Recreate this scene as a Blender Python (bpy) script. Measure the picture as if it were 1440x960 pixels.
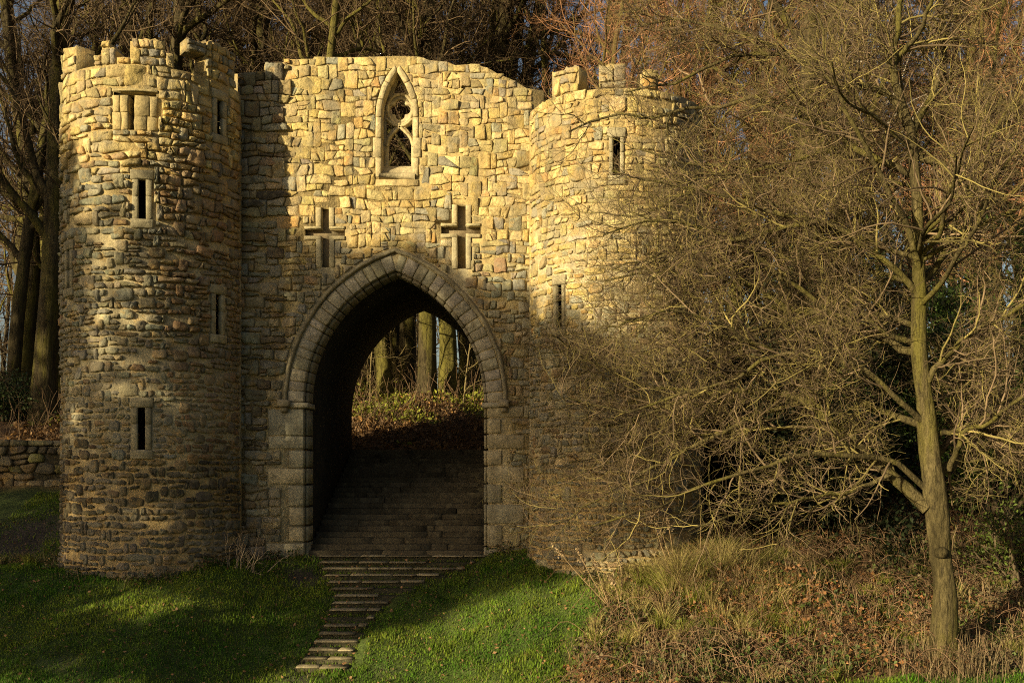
import bpy, math, random
import numpy as np
from mathutils import Vector, Matrix
from mathutils.geometry import tessellate_polygon

S = bpy.context.scene
for o in list(bpy.data.objects):
    bpy.data.objects.remove(o)
COL = S.collection
R_ = math.radians

# ---------------------------------------------------------------- camera, sky, sun, exposure
cam = bpy.data.cameras.new('camera')
cam.sensor_width = 36.0
cam.lens = 1500 / 1440 * 36.0
cam.shift_x = -37 / 1440
cam.shift_y = 180 / 1440
cam.clip_start = 0.1
cam.clip_end = 3000
camo = bpy.data.objects.new('camera', cam)
camo.location = (0, -20, 1.6)
camo.rotation_euler = (R_(90), 0, 0)
COL.objects.link(camo)
S.camera = camo

SUN_AZ = 48.0      # the sun stands behind the viewer's left shoulder
SUN_EL = 14.0
a_, e_ = R_(SUN_AZ), R_(SUN_EL)
SUN_D = np.array([math.sin(a_) * math.cos(e_), math.cos(a_) * math.cos(e_), -math.sin(e_)])
world = bpy.data.worlds.new('World')
S.world = world
world.use_nodes = True
nt = world.node_tree
sky = nt.nodes.new('ShaderNodeTexSky')
sky.sky_type = 'NISHITA'
sky.sun_disc = False
sky.sun_elevation = R_(SUN_EL)
sky.sun_rotation = R_(180 + SUN_AZ)
sky.air_density = 1.0
sky.dust_density = 2.5
sky.ozone_density = 0.4
bg = nt.nodes['Background']
bg.inputs['Strength'].default_value = 0.05
nt.links.new(sky.outputs[0], bg.inputs['Color'])

sun = bpy.data.lights.new('sun', 'SUN')
sun.energy = 5.0
sun.angle = R_(0.5)
sun.color = (1.0, 0.84, 0.50)
suno = bpy.data.objects.new('sun', sun)
suno.rotation_euler = Vector(SUN_D).to_track_quat('-Z', 'Y').to_euler()
suno.location = (-30, -30, 30)
COL.objects.link(suno)

S.view_settings.view_transform = 'Standard'
S.view_settings.look = 'None'
S.view_settings.exposure = 1.05
S.view_settings.gamma = 1.0
S.view_settings.use_curve_mapping = False
S.cycles.use_denoising = False
S.cycles.use_adaptive_sampling = False
S.cycles.filter_width = 1.05
S.cycles.max_bounces = 5
S.cycles.diffuse_bounces = 3
S.cycles.transparent_max_bounces = 4

# ---------------------------------------------------------------- helpers
def W(px, py, dist):
    """a point seen at photograph pixel (px, py) at the given distance along the view axis"""
    return np.array([(px - 757) / 1500 * dist, dist - 20, 1.6 + (660 - py) / 1500 * dist])

def tag(o, label=None, cat=None, group=None, kind=None):
    for k, v in (('label', label), ('category', cat), ('group', group), ('kind', kind)):
        if v:
            o[k] = v
    return o

def empty(name, loc):
    o = bpy.data.objects.new(name, None)
    o.location = loc
    o.empty_display_size = 0.2
    COL.objects.link(o)
    return o

def adopt(o, parent):
    o.parent = parent
    if parent is not None and parent.type == 'EMPTY':
        o.matrix_parent_inverse = Matrix.Translation(-Vector(parent.location))

class MB:
    """collects vertices, faces of any size and a colour per vertex; builds one mesh"""
    def __init__(s):
        s.v, s.c, s.f, s.n = [], [], [], 0
    def add(s, verts, faces, col):
        verts = np.asarray(verts, float).reshape(-1, 3)
        c = np.asarray(col, float)
        if c.ndim == 1:
            c = np.broadcast_to(c, (len(verts), 3))
        s.v.append(verts); s.c.append(c)
        for fa in faces:
            fa = np.asarray(fa, np.int64)
            if fa.ndim == 1:
                fa = fa[None]
            if len(fa):
                s.f.append(fa + s.n)
        s.n += len(verts)
    def merge(s, o):
        for v, c in zip(o.v, o.c):
            s.v.append(v); s.c.append(c)
        for f in o.f:
            s.f.append(f + s.n)
        s.n += o.n
    def mesh(s, name, mat, origin=None, smooth=False):
        v = np.concatenate(s.v); c = np.concatenate(s.c)
        if origin is not None:
            v = v - np.asarray(origin, float)
        me = bpy.data.meshes.new(name)
        me.vertices.add(len(v))
        me.vertices.foreach_set('co', v.astype(np.float32).ravel())
        tot = np.concatenate([np.full(len(f), f.shape[1], np.int32) for f in s.f])
        loops = np.concatenate([f.ravel() for f in s.f]).astype(np.int32)
        start = np.concatenate([[0], np.cumsum(tot)[:-1]]).astype(np.int32)
        me.loops.add(len(loops)); me.polygons.add(len(tot))
        me.loops.foreach_set('vertex_index', loops)
        me.polygons.foreach_set('loop_start', start)
        me.polygons.foreach_set('loop_total', tot)
        if smooth:
            me.polygons.foreach_set('use_smooth', np.ones(len(tot), bool))
        at = me.color_attributes.new('col', 'FLOAT_COLOR', 'POINT')
        rgba = np.ones((len(v), 4), np.float32); rgba[:, :3] = c
        at.data.foreach_set('color', rgba.ravel())
        me.materials.append(mat)
        me.update(calc_edges=True)
        return me
    def build(s, name, mat, parent=None, origin=None, smooth=False):
        o = bpy.data.objects.new(name, s.mesh(name, mat, origin, smooth))
        if origin is not None:
            o.location = Vector(origin)
        COL.objects.link(o)
        if parent is not None:
            adopt(o, parent)
        return o

def nrm(v):
    return v / np.maximum(np.linalg.norm(v, axis=-1, keepdims=True), 1e-9)

def tubes(mb, P, Rr, sides, col):
    """many tapered tubes at once: P [M,N,3], Rr [M,N], col [M,3] or [3]"""
    M, N, _ = P.shape
    if M == 0:
        return
    T = nrm(np.gradient(P, axis=1))
    mean = np.abs(nrm(P[:, -1] - P[:, 0]))
    ref = np.eye(3)[np.argmin(mean, axis=1)][:, None, :]
    B1 = nrm(np.cross(T, ref)); B2 = np.cross(T, B1)
    an = np.arange(sides) * 2 * math.pi / sides
    V = P[:, :, None, :] + Rr[:, :, None, None] * (np.cos(an)[None, None, :, None] * B1[:, :, None, :] + np.sin(an)[None, None, :, None] * B2[:, :, None, :])
    m = np.arange(M)[:, None, None] * N * sides
    i = np.arange(N - 1)[None, :, None] * sides
    j = np.arange(sides)[None, None, :]; j2 = (j + 1) % sides
    q = np.stack([m + i + j, m + i + j2, m + i + sides + j2, m + i + sides + j], -1).reshape(-1, 4)
    col = np.asarray(col, float)
    c = np.broadcast_to(col, (M, 3)) if col.ndim == 1 else col
    mb.add(V.reshape(-1, 3), [q[:, ::-1]], np.repeat(c, N * sides, axis=0))

def spawn(rng, P, Rr, k, t0, t1, length, ang, n, jit, up, ratio, tip=0.35, rmax=9.0, drop=0.0):
    """k children on each parent polyline; returns polylines, radii"""
    M, N, _ = P.shape
    idx = np.repeat(np.arange(M), k)
    t = (np.tile(np.arange(k), M) + rng.random(M * k)) / k
    t = t0 + (t1 - t0) * t
    f = t * (N - 1); i = np.minimum(f.astype(int), N - 2); w = (f - i)[:, None]
    base = P[idx, i] * (1 - w) + P[idx, i + 1] * w
    rad = Rr[idx, i] * (1 - w[:, 0]) + Rr[idx, i + 1] * w[:, 0]
    T = nrm(P[idx, i + 1] - P[idx, i])
    Q = rng.normal(size=T.shape); Q = nrm(Q - (Q * T).sum(-1, keepdims=True) * T)
    an = np.radians(ang[0] + (ang[1] - ang[0]) * rng.random(len(t)))[:, None]
    d = nrm(T * np.cos(an) + Q * np.sin(an) + np.array([0, 0, up * 0.6]))
    L = (length[0] + (length[1] - length[0]) * rng.random(len(t))) * (1 - drop * t)
    pts = [base]
    for s_ in range(n - 1):
        pts.append(pts[-1] + d * (L / (n - 1))[:, None])
        d = nrm(d + rng.normal(size=d.shape) * jit + np.array([0, 0, up]))
    P2 = np.stack(pts, 1)
    r0 = np.minimum(rad * ratio, rmax)
    R2 = r0[:, None] * np.linspace(1, tip, n)[None]
    return P2, R2

def catmull(pts, n):
    pts = np.asarray(pts, float)
    p = np.vstack([2 * pts[0] - pts[1], pts, 2 * pts[-1] - pts[-2]])
    seg = len(pts) - 1
    out = []
    for u in np.linspace(0, seg, n):
        i = min(int(u), seg - 1); t = u - i
        a, b, c, d = p[i], p[i + 1], p[i + 2], p[i + 3]
        out.append(0.5 * ((2 * b) + (c - a) * t + (2 * a - 5 * b + 4 * c - d) * t * t + (3 * b - a - 3 * c + d) * t ** 3))
    return np.array(out)

def vnoise(p, seed=0, scale=1.0):
    """smooth pseudo noise in -1..1 from a few sines; p [...,2 or 3]"""
    r = np.random.default_rng(seed)
    out = 0
    for k in range(6):
        w = r.normal(size=p.shape[-1]) * scale * (0.7 + 0.35 * k)
        out = out + np.sin(p @ w + r.random() * 6.28)
    return out / 3.0

def ribbons(mb, rng, P, wid, col):
    """flat tapering blades: P [M,N,3], wid [M,N], col [M,3]"""
    M, N, _ = P.shape
    a = rng.uniform(0, 6.283, M)
    sd = np.stack([np.cos(a), np.sin(a), 0 * a], 1)[:, None, :] * wid[:, :, None]
    V = np.stack([P - sd, P + sd], 2).reshape(-1, 3)
    m = np.arange(M)[:, None] * N * 2; i = np.arange(N - 1)[None] * 2
    q = np.stack([m + i, m + i + 1, m + i + 3, m + i + 2], -1).reshape(-1, 4)
    mb.add(V, [q], np.repeat(np.broadcast_to(col, (M, 3)), N * 2, axis=0))

def cards(mb, rng, P, size, col, ratio=0.6, flat=0.0, fold=False):
    """leaf shaped quads at P [N,3]; size [N]; col [N,3]"""
    N = len(P)
    A = rng.normal(size=(N, 3)); A[:, 2] *= (1 - flat); A = nrm(A)
    B = rng.normal(size=(N, 3)); B[:, 2] *= (1 - flat); B = nrm(B - (B * A).sum(-1, keepdims=True) * A)
    s1 = size[:, None] * 0.5; s2 = s1 * ratio
    C = np.cross(A, B) * s1 * 0.3
    V = np.stack([P - A * s1, P + B * s2 + C, P + A * s1, P - B * s2 + C], 1)
    b = np.arange(N)[:, None] * 4
    q = np.concatenate([b + np.array([0, 1, 2]), b + np.array([0, 2, 3])])
    mb.add(V.reshape(-1, 3), [q], np.repeat(col, 4, axis=0))

# ---------------------------------------------------------------- materials
def vmat(name, rough=0.9, bumps=((8, 0.3, 0.02),), mott=((5, 0.7, 1.3),), spots=None, spec=0.25, transl=0.0, stretch=None, streak=None):
    m = bpy.data.materials.new(name); m.use_nodes = True
    n, l = m.node_tree.nodes, m.node_tree.links
    b = n['Principled BSDF']
    b.inputs['Roughness'].default_value = rough
    b.inputs['Specular IOR Level'].default_value = spec
    at = n.new('ShaderNodeAttribute'); at.attribute_name = 'col'
    ge = n.new('ShaderNodeNewGeometry')
    vec = ge.outputs['Position']
    if stretch:
        mp = n.new('ShaderNodeMapping'); mp.inputs['Scale'].default_value = stretch
        l.new(vec, mp.inputs['Vector']); vec = mp.outputs['Vector']
    cur = at.outputs['Color']
    def noise(sc, det=4.0):
        t = n.new('ShaderNodeTexNoise'); t.inputs['Scale'].default_value = sc; t.inputs['Detail'].default_value = det
        t.inputs['Roughness'].default_value = 0.65
        l.new(vec, t.inputs['Vector']); return t.outputs['Fac']
    for sc, lo, hi in mott:
        mr = n.new('ShaderNodeMapRange'); mr.inputs[1].default_value = 0.3; mr.inputs[2].default_value = 0.7
        mr.inputs[3].default_value = lo; mr.inputs[4].default_value = hi
        l.new(noise(sc), mr.inputs[0])
        mx = n.new('ShaderNodeVectorMath'); mx.operation = 'SCALE'
        l.new(cur, mx.inputs[0]); l.new(mr.outputs[0], mx.inputs['Scale']); cur = mx.outputs[0]
    if streak:
        mp2 = n.new('ShaderNodeMapping'); mp2.inputs['Scale'].default_value = (3.2, 3.2, 0.45)
        l.new(ge.outputs['Position'], mp2.inputs['Vector'])
        t = n.new('ShaderNodeTexNoise'); t.inputs['Scale'].default_value = 1.0; t.inputs['Detail'].default_value = 6
        t.inputs['Roughness'].default_value = 0.7
        l.new(mp2.outputs[0], t.inputs['Vector'])
        mr = n.new('ShaderNodeMapRange'); mr.inputs[1].default_value = 0.50; mr.inputs[2].default_value = 0.68
        mr.inputs[3].default_value = 0; mr.inputs[4].default_value = streak[1]
        l.new(t.outputs['Fac'], mr.inputs[0])
        mx = n.new('ShaderNodeMix'); mx.data_type = 'RGBA'
        l.new(mr.outputs[0], mx.inputs[0]); l.new(cur, mx.inputs[6]); mx.inputs[7].default_value = (*streak[0], 1); cur = mx.outputs[2]
    for sp in (spots or ()):
        sc, lo, hi, colr, amt = sp
        mr = n.new('ShaderNodeMapRange'); mr.inputs[1].default_value = lo; mr.inputs[2].default_value = hi
        mr.inputs[3].default_value = 0; mr.inputs[4].default_value = amt
        l.new(noise(sc), mr.inputs[0])
        mx = n.new('ShaderNodeMix'); mx.data_type = 'RGBA'
        l.new(mr.outputs[0], mx.inputs[0]); l.new(cur, mx.inputs[6]); mx.inputs[7].default_value = (*colr, 1)
        cur = mx.outputs[2]
    l.new(cur, b.inputs['Base Color'])
    prev = None
    for sc, st, di in bumps:
        bp = n.new('ShaderNodeBump'); bp.inputs['Strength'].default_value = st; bp.inputs['Distance'].default_value = di
        l.new(noise(sc, 6.0), bp.inputs['Height'])
        if prev: l.new(prev, bp.inputs['Normal'])
        prev = bp.outputs[0]
    if prev: l.new(prev, b.inputs['Normal'])
    if transl:
        tr = n.new('ShaderNodeBsdfTranslucent'); l.new(cur, tr.inputs['Color'])
        ms = n.new('ShaderNodeMixShader'); ms.inputs[0].default_value = transl
        l.new(b.outputs[0], ms.inputs[1]); l.new(tr.outputs[0], ms.inputs[2])
        l.new(ms.outputs[0], n['Material Output'].inputs['Surface'])
    return m

M_STONE = vmat('sandstone', 0.95, ((14, 0.9, 0.035), (45, 0.8, 0.014)), ((1.1, 0.82, 1.15), (4.5, 0.78, 1.2), (22, 0.70, 1.28), (90, 0.8, 1.2)),
               ((7, 0.56, 0.66, (0.30, 0.25, 0.12), 0.45), (11, 0.58, 0.66, (0.10, 0.08, 0.045), 0.55), (38, 0.60, 0.68, (0.07, 0.055, 0.035), 0.5), (1.7, 0.51, 0.64, (0.24, 0.21, 0.15), 0.68), (3.1, 0.56, 0.64, (0.36, 0.235, 0.09), 0.5)), spec=0.1, streak=((0.12, 0.10, 0.068), 0.7))
M_ASH = vmat('dressed_stone', 0.92, ((10, 0.6, 0.03), (38, 0.5, 0.012)), ((2.2, 0.75, 1.2), (16, 0.75, 1.2), (70, 0.8, 1.2)),
             ((5, 0.54, 0.66, (0.15, 0.13, 0.08), 0.55), (30, 0.60, 0.68, (0.08, 0.065, 0.04), 0.5)), spec=0.1, streak=((0.12, 0.10, 0.065), 0.55))
M_TUNNEL = vmat('tunnel_shade_stone', 0.95, ((9, 0.6, 0.05), (30, 0.5, 0.02)), ((4, 0.6, 1.4),))  # passage stone; the tunnel's shade is put into its vertex colour
M_BARK = vmat('bark', 0.95, ((9, 1.0, 0.10), (26, 1.0, 0.04), (70, 0.8, 0.012)), ((4, 0.45, 1.5), (22, 0.5, 1.4), (60, 0.75, 1.25)),
              ((2.2, 0.46, 0.62, (0.13, 0.115, 0.025), 0.7), (20, 0.56, 0.64, (0.03, 0.024, 0.015), 0.7)), stretch=(1, 1, 0.22), spec=0.08)
M_BIRCH = vmat('birch_bark', 0.8, ((20, 0.4, 0.01),), ((5, 0.8, 1.2),), ((9, 0.55, 0.62, (0.05, 0.04, 0.03), 0.9),), stretch=(0.5, 0.5, 1.5))
M_TWIG = vmat('twig', 0.85, (), ((3, 0.75, 1.25),), spec=0.2)
M_LEAF = vmat('leaf', 0.6, (), ((9, 0.7, 1.3),), spec=0.3, transl=0.25)
M_GRASS = vmat('grass_blade', 0.7, (), ((0.9, 0.75, 1.2), (6, 0.7, 1.3)), spec=0.2, transl=0.35)
M_GROUND = vmat('earth', 1.0, ((12, 0.8, 0.06), (60, 0.6, 0.02)), ((1.3, 0.7, 1.3), (22, 0.6, 1.4)))
# ---------------------------------------------------------------- ground height
def sm(a, b, x):
    t = np.clip((np.asarray(x, float) - a) / (b - a), 0, 1)
    return t * t * (3 - 2 * t)

def ground(x, y):
    x = np.asarray(x, float); y = np.asarray(y, float)
    base = np.interp(x, [-14, -8.5, -5.0, -4.0, -1.3, 0.3, 1.5, 6, 12], [-0.1, -0.2, -0.12, -0.02, 0.0, 0.2, 0.32, 0.35, 0.6])
    t0 = np.interp(x, [-14, -5.6, -4.3, -1.4, 0.0], [1.5, 1.2, 0.0, 0.0, 0.2])
    slope = np.interp(x, [-14, -6, -4.3, -1.4, 2, 5], [0.27, 0.33, 0.40, 0.40, 0.38, 0.36])
    t = np.maximum(-y - t0, 0)
    front = base - slope * np.minimum(t, 4.6) - 0.10 * np.clip(t - 4.6, 0, 3) + 0.20 * np.clip(t - 9, 0, 12)
    far = np.interp(y, [0, 4, 5, 7, 9, 11, 14, 30, 200, 4000], [0, 1.25, 2.08, 2.65, 3.2, 3.75, 4.0, 3.9, 3.0, -20])
    rise = 0.75 * sm(4, 9, x) * sm(0.0, 4.0, y) * (1 - sm(60, 200, y))
    bump = 0.05 * vnoise(np.stack([x, y], -1), 3, 1.3) * sm(0.3, 1.5, np.abs(x + 2.7) - 1.2) + 0.02 * vnoise(np.stack([x, y], -1), 5, 4.0)
    return np.where(y < 0, front, base * (1 - sm(0, 4, y)) + far) + rise + bump * np.where(np.abs(y) < 60, 1, 0)

# ---------------------------------------------------------------- masonry tools
def clip(poly, nx, ny, c):
    out = []
    L = len(poly)
    for i in range(L):
        p, q = poly[i], poly[(i + 1) % L]
        dp = nx * p[0] + ny * p[1] - c; dq = nx * q[0] + ny * q[1] - c
        if dp <= 0: out.append(p)
        if (dp < 0 < dq) or (dq < 0 < dp):
            t = dp / (dp - dq)
            out.append((p[0] + (q[0] - p[0]) * t, p[1] + (q[1] - p[1]) * t))
    return out

def area(poly):
    a = np.asarray(poly); x, y = a[:, 0], a[:, 1]
    return 0.5 * float(np.sum(x * np.roll(y, -1) - np.roll(x, -1) * y))

def near_poly(poly, p):
    """(inside, nearest point on the outline)"""
    P = np.asarray(poly, float); Q = np.roll(P, -1, 0)
    d = Q - P; t = np.clip(((p - P) * d).sum(1) / np.maximum((d * d).sum(1), 1e-12), 0, 1)
    N = P + d * t[:, None]; k = np.argmin(((N - p) ** 2).sum(1))
    c = ((P[:, 1] > p[1]) != (Q[:, 1] > p[1])) & (p[0] < (Q[:, 0] - P[:, 0]) * (p[1] - P[:, 1]) / np.where(Q[:, 1] == P[:, 1], 1e-9, Q[:, 1] - P[:, 1]) + P[:, 0])
    return bool(c.sum() % 2), N[k]

def rubble(rng, u0, u1, v0, v1, size, holes=(), gap=0.014, top=None, slant=0.20, tall=0.17, wob=0.19, loose=0.10):
    """random coursed rubble: a list of stone outlines (u, v) filling the rectangle round the holes"""
    lines = [v0]
    while lines[-1] < v1:
        h = size((u0 + u1) / 2, lines[-1])[1]
        lines.append(lines[-1] + h * rng.uniform(0.75, 1.28))
    sc_ = (v1 - v0) / (lines[-1] - v0) if top is None else 1.0
    lines = [v0 + (q - v0) * sc_ for q in lines]
    gapf = gap if callable(gap) else (lambda u_, v_: gap)
    gap = 0.012
    waves = [(rng.uniform(0, 6.28, 3), rng.uniform(0.7, 1.5, 3)) for _ in lines]
    def Lk(k, u):
        if k == 0: return lines[0]
        k = min(k, len(lines) - 1)
        ph, fr = waves[k]; h = lines[k] - lines[k - 1]
        u_ = u / max(h, 0.08)
        return lines[k] + wob * h * (math.sin(u_ * 0.55 * fr[0] + ph[0]) * 0.7 + math.sin(u_ * 1.3 * fr[1] + ph[1]) * 0.5 + math.sin(u_ * 0.2 * fr[2] + ph[2]) * 0.6)
    holes = [np.asarray(hh, float) for hh in holes]
    boxes = [(hh[:, 0].min() - 0.5, hh[:, 0].max() + 0.5, hh[:, 1].min() - 0.5, hh[:, 1].max() + 0.5) for hh in holes]
    raw = []; blocked = []
    for k in range(len(lines) - 1):
        nxt = []; u = u0 - rng.uniform(0, 0.25)
        h = lines[k + 1] - lines[k]
        jb = u; jt = u
        blocked.sort()
        while u < u1:
            w = size(u, lines[k] + h / 2)[0] * math.exp(rng.normal(0, 0.38))
            if rng.random() < 0.10: w *= 0.5
            b = u + w
            hit = [q for q in blocked if q[0] < b + 0.06 and q[1] > u + 1e-6]
            skip = None
            if hit:
                b = hit[0][0]; skip = hit[0]
            if b - u > 0.05:
                s_ = rng.normal(0, slant) * min(h, w); 
                if skip: nb = nt = b; nb, nt = skip[2], skip[0]
                else: nb, nt = b - s_, b + s_
                t = (rng.random() < tall) and not skip and k < len(lines) - 2
                k2 = k + 2 if t else k + 1
                if t: 
                    nb, nt = b, b; ntl = jt
                    nxt.append((jt, nt, nt)); 
                dn, up = rng.uniform(0, loose) * h, rng.uniform(0, loose) * h
                um, ut = (jb + nb) / 2 + rng.normal(0, .06) * w, (jt + nt) / 2 + rng.normal(0, .06) * w
                m = rng.normal(0, 0.07, 4) * h
                P = [(jb, Lk(k, jb) + dn), (um + m[0], Lk(k, um) + dn * .5 + abs(m[1]) * .3), (nb, Lk(k, nb) + dn),
                     (nt, Lk(k2, nt) - up), (ut + m[2], Lk(k2, ut) - up * .4 - abs(m[3]) * .3), (jt, Lk(k2, jt) - up)]
                if not t and rng.random() < 0.07 and w > h * 1.1:
                    f = rng.uniform(.4, .6)
                    mm = [((P[0][0] * (1 - f) + P[5][0] * f), P[0][1] * (1 - f) + P[5][1] * f), (P[2][0] * (1 - f) + P[3][0] * f, P[2][1] * (1 - f) + P[3][1] * f)]
                    raw.append([P[0], P[1], P[2], mm[1], mm[0]]); raw.append([mm[0], mm[1], P[3], P[4], P[5]])
                else:
                    raw.append(P)
                jb, jt, u = nb, nt, b
            if skip:
                u = skip[1]; jb = skip[1]; jt = skip[1]
        blocked = nxt
    out = []
    for P in raw:
        if area(P) < 0.0025: continue
        poly = [tuple(p) for p in inset(P, gapf(P[0][0], P[0][1]) * rng.uniform(0.35, 0.7))]
        if area(poly) < 0.0015: continue
        c = np.mean(poly, 0); u, v = c
        vt = v1 if top is None else top(u)
        if v < v0 or u < u0 - .05 or u > u1 + .05: continue
        for nx, ny, cc in ((1, 0, u1), (-1, 0, -u0), (0, 1, vt), (0, -1, -v0)):
            poly = clip(poly, nx, ny, cc - gap * 0.3)
        bad = False
        for hh, bx in zip(holes, boxes):
            if len(poly) < 3: break
            if not (bx[0] < u < bx[1] and bx[2] < v < bx[3]): continue
            for _ in range(3):
                c2 = np.mean(poly, 0)
                ins, q = near_poly(hh, c2)
                dd = c2 - q; L = math.hypot(*dd)
                if L < 0.006: bad = True; break
                nx, ny = -dd / L
                if ins: nx, ny = -nx, -ny
                poly = clip(poly, nx, ny, nx * q[0] + ny * q[1] - gap * 0.5)
                if len(poly) < 3: bad = True; break
            if bad: break
        if bad or len(poly) < 3 or area(poly) < 0.0018: continue
        pq = np.asarray(poly); per = np.linalg.norm(pq - np.roll(pq, -1, 0), axis=1).sum()
        if area(poly) / per ** 2 < 0.030: continue
        if any(bx[0] < u < bx[1] and bx[2] < v < bx[3] and near_poly(hh, np.mean(poly, 0))[0] for hh, bx in zip(holes, boxes)): continue
        out.append(poly)
    return out

def chaikin(poly, r):
    P = np.asarray(poly, float); Q = np.roll(P, -1, 0)
    return np.stack([P + (Q - P) * r, Q - (Q - P) * r], 1).reshape(-1, 2)

def stone_geo(rng, poly, H, f, rough=1.0, rnd=0.24, flat=False):
    P = chaikin(poly, rnd)
    if len(P) < 10: P = chaikin(P, 0.25)
    keep = np.linalg.norm(P - np.roll(P, -1, 0), axis=1) > 0.004
    if keep.sum() >= 5: P = P[keep]
    n = len(P); c = P.mean(0)
    size = math.sqrt(abs(area(P)))
    P = P + rng.normal(0, 0.012 * rough, P.shape) * min(size * 3, 1)
    tilt = rng.normal(0, 0.11 * rough, 2)
    rings = []
    prof_ = ((1.01, -0.04), (1.0, 0.62 * H), (0.93, 0.95 * H), (0.5, H)) if flat else ((1.02, -0.03), (1.0, 0.42 * H), (0.89, 0.90 * H), (0.5, H))
    for s_, hh in prof_:
        q = c + (P - c) * s_
        jit = rng.normal(0, 0.16, n) * H if hh > 0 else 0
        h = hh + jit + (((q - c) @ tilt) if hh > 0.3 * H else 0)
        rings.append(f(q, h))
    V = np.vstack(rings + [f(c[None], np.array([H * (1 + rng.normal(0, 0.1))]))])
    i = np.arange(n); j = (i + 1) % n
    quads = [np.stack([k * n + i, k * n + j, (k + 1) * n + j, (k + 1) * n + i], 1) for k in range(3)]
    tri = np.stack([3 * n + i, 3 * n + j, np.full(n, 4 * n)], 1)
    return V, [np.vstack(quads), tri]

def inset(poly, d):
    P = np.asarray(poly, float); n = len(P); out = []
    for i in range(n):
        a, b, c = P[i - 1], P[i], P[(i + 1) % n]
        e1 = (b - a) / max(np.linalg.norm(b - a), 1e-9); e2 = (c - b) / max(np.linalg.norm(c - b), 1e-9)
        n1 = np.array([-e1[1], e1[0]]); n2 = np.array([-e2[1], e2[0]])
        den = 1 + n1 @ n2
        out.append(b + (n1 + n2) * d / max(den, 0.3))
    return np.array(out)

def block(mb, poly, h, depth, bev, f, col, rng=None, jit=0.0, dens=0):
    """a dressed block: CCW outline (u, v), front at height h, back at -depth, worn edge"""
    P = np.asarray(poly, float)
    if dens:
        P = np.concatenate([np.linspace(P[i], P[(i + 1) % len(P)], dens, endpoint=False) for i in range(len(P))])
    n = len(P)
    if rng is not None and jit:
        P = P + rng.normal(0, jit, P.shape)
    rings = [f(P, np.full(n, -depth)), f(P, np.full(n, h - bev)), f(inset(P, bev), np.full(n, h))]
    i = np.arange(n); j = (i + 1) % n
    quads = np.vstack([np.stack([k * n + i, k * n + j, (k + 1) * n + j, (k + 1) * n + i], 1) for k in range(2)])
    mb.add(np.vstack(rings), [quads, 2 * n + i], col)

def rect(u0, u1, v0, v1):
    return [(u0, v0), (u1, v0), (u1, v1), (u0, v1)]

def prism(mb, outer, holes, f, h0, h1, col):
    """sheet with holes between heights h0 (back) and h1 (front), with rims"""
    loops = [np.asarray(outer, float)] + [np.asarray(h, float) for h in holes]
    tri = tessellate_polygon([[Vector((p[0], p[1], 0)) for p in lp] for lp in loops])
    A = np.vstack(loops); n = len(A)
    V = np.vstack([f(A, np.full(n, h1)), f(A, np.full(n, h0))])
    T = np.array([list(t) for t in tri])
    ab = A[T[:, 1]] - A[T[:, 0]]; ac = A[T[:, 2]] - A[T[:, 0]]
    flip = (ab[:, 0] * ac[:, 1] - ab[:, 1] * ac[:, 0]) < 0
    T[flip] = T[flip][:, ::-1]
    faces = [T, T[:, ::-1] + n]
    o = 0
    for k, lp in enumerate(loops):
        m = len(lp); i = o + np.arange(m); j = o + (np.arange(m) + 1) % m
        ccw = area(lp) > 0
        if (k > 0): ccw = not ccw
        q = np.stack([i, i + n, j + n, j], 1)
        faces.append(q if ccw else q[:, ::-1])
        o += m
    mb.add(V, faces, col)

def pick(rng, pal):
    w = np.array([p[0] for p in pal]); c = np.array([p[1] for p in pal])
    k = rng.choice(len(pal), p=w / w.sum())
    return np.clip(c[k] * math.exp(rng.normal(0, 0.14)) * (1 + rng.normal(0, 0.03, 3)), 0.01, 0.85)

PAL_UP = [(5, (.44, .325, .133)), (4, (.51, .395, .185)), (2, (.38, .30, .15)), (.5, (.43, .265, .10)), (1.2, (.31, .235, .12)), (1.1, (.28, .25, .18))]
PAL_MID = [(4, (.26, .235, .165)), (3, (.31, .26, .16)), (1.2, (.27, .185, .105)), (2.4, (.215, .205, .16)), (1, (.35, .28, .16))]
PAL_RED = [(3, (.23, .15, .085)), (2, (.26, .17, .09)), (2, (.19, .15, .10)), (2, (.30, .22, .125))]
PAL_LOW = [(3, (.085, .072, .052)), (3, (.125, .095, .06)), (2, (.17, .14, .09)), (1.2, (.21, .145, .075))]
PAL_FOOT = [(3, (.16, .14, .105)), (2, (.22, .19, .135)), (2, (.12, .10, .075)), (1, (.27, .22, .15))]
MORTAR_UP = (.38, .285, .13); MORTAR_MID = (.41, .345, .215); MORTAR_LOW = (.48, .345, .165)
# ---------------------------------------------------------------- the castle
castle = empty('castle_gatehouse', (-2.68, 0.0, 0.0))
tag(castle, 'ruined sandstone castle gatehouse with two round towers and a pointed archway', 'castle')
rng = np.random.default_rng(11)
TR = 1.607
LC = (-7.16, 0.0); RC = (1.44, 0.0)
def fwall(uv, h):
    uv = np.asarray(uv, float)
    return np.stack([uv[:, 0], -np.broadcast_to(h, len(uv)), uv[:, 1]], 1)
def fcyl(c):
    def f(uv, h):
        uv = np.asarray(uv, float)
        th = uv[:, 0] / TR
        r = TR + h + 0.10 * np.clip(0.35 - uv[:, 1], 0, 0.6)
        return np.stack([c[0] + r * np.sin(th), c[1] - r * np.cos(th), uv[:, 1]], 1)
    return f
def wx(px): return (px - 757) / 75.0
def wz(py): return (780 - py) / 75.0
def tower_th(c, px):
    th = np.radians(np.linspace(-88, 84, 1200))
    x = c[0] + TR * np.sin(th); d = 20 + c[1] - TR * np.cos(th)
    return float(th[np.argmin(np.abs(757 + 1500 * x / d - px))])
def tower_uv(c, px, py):
    th = tower_th(c, px)
    d = 20 + c[1] - TR * math.cos(th)
    return th * TR, 1.6 + (660 - py) / 1500 * d

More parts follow.
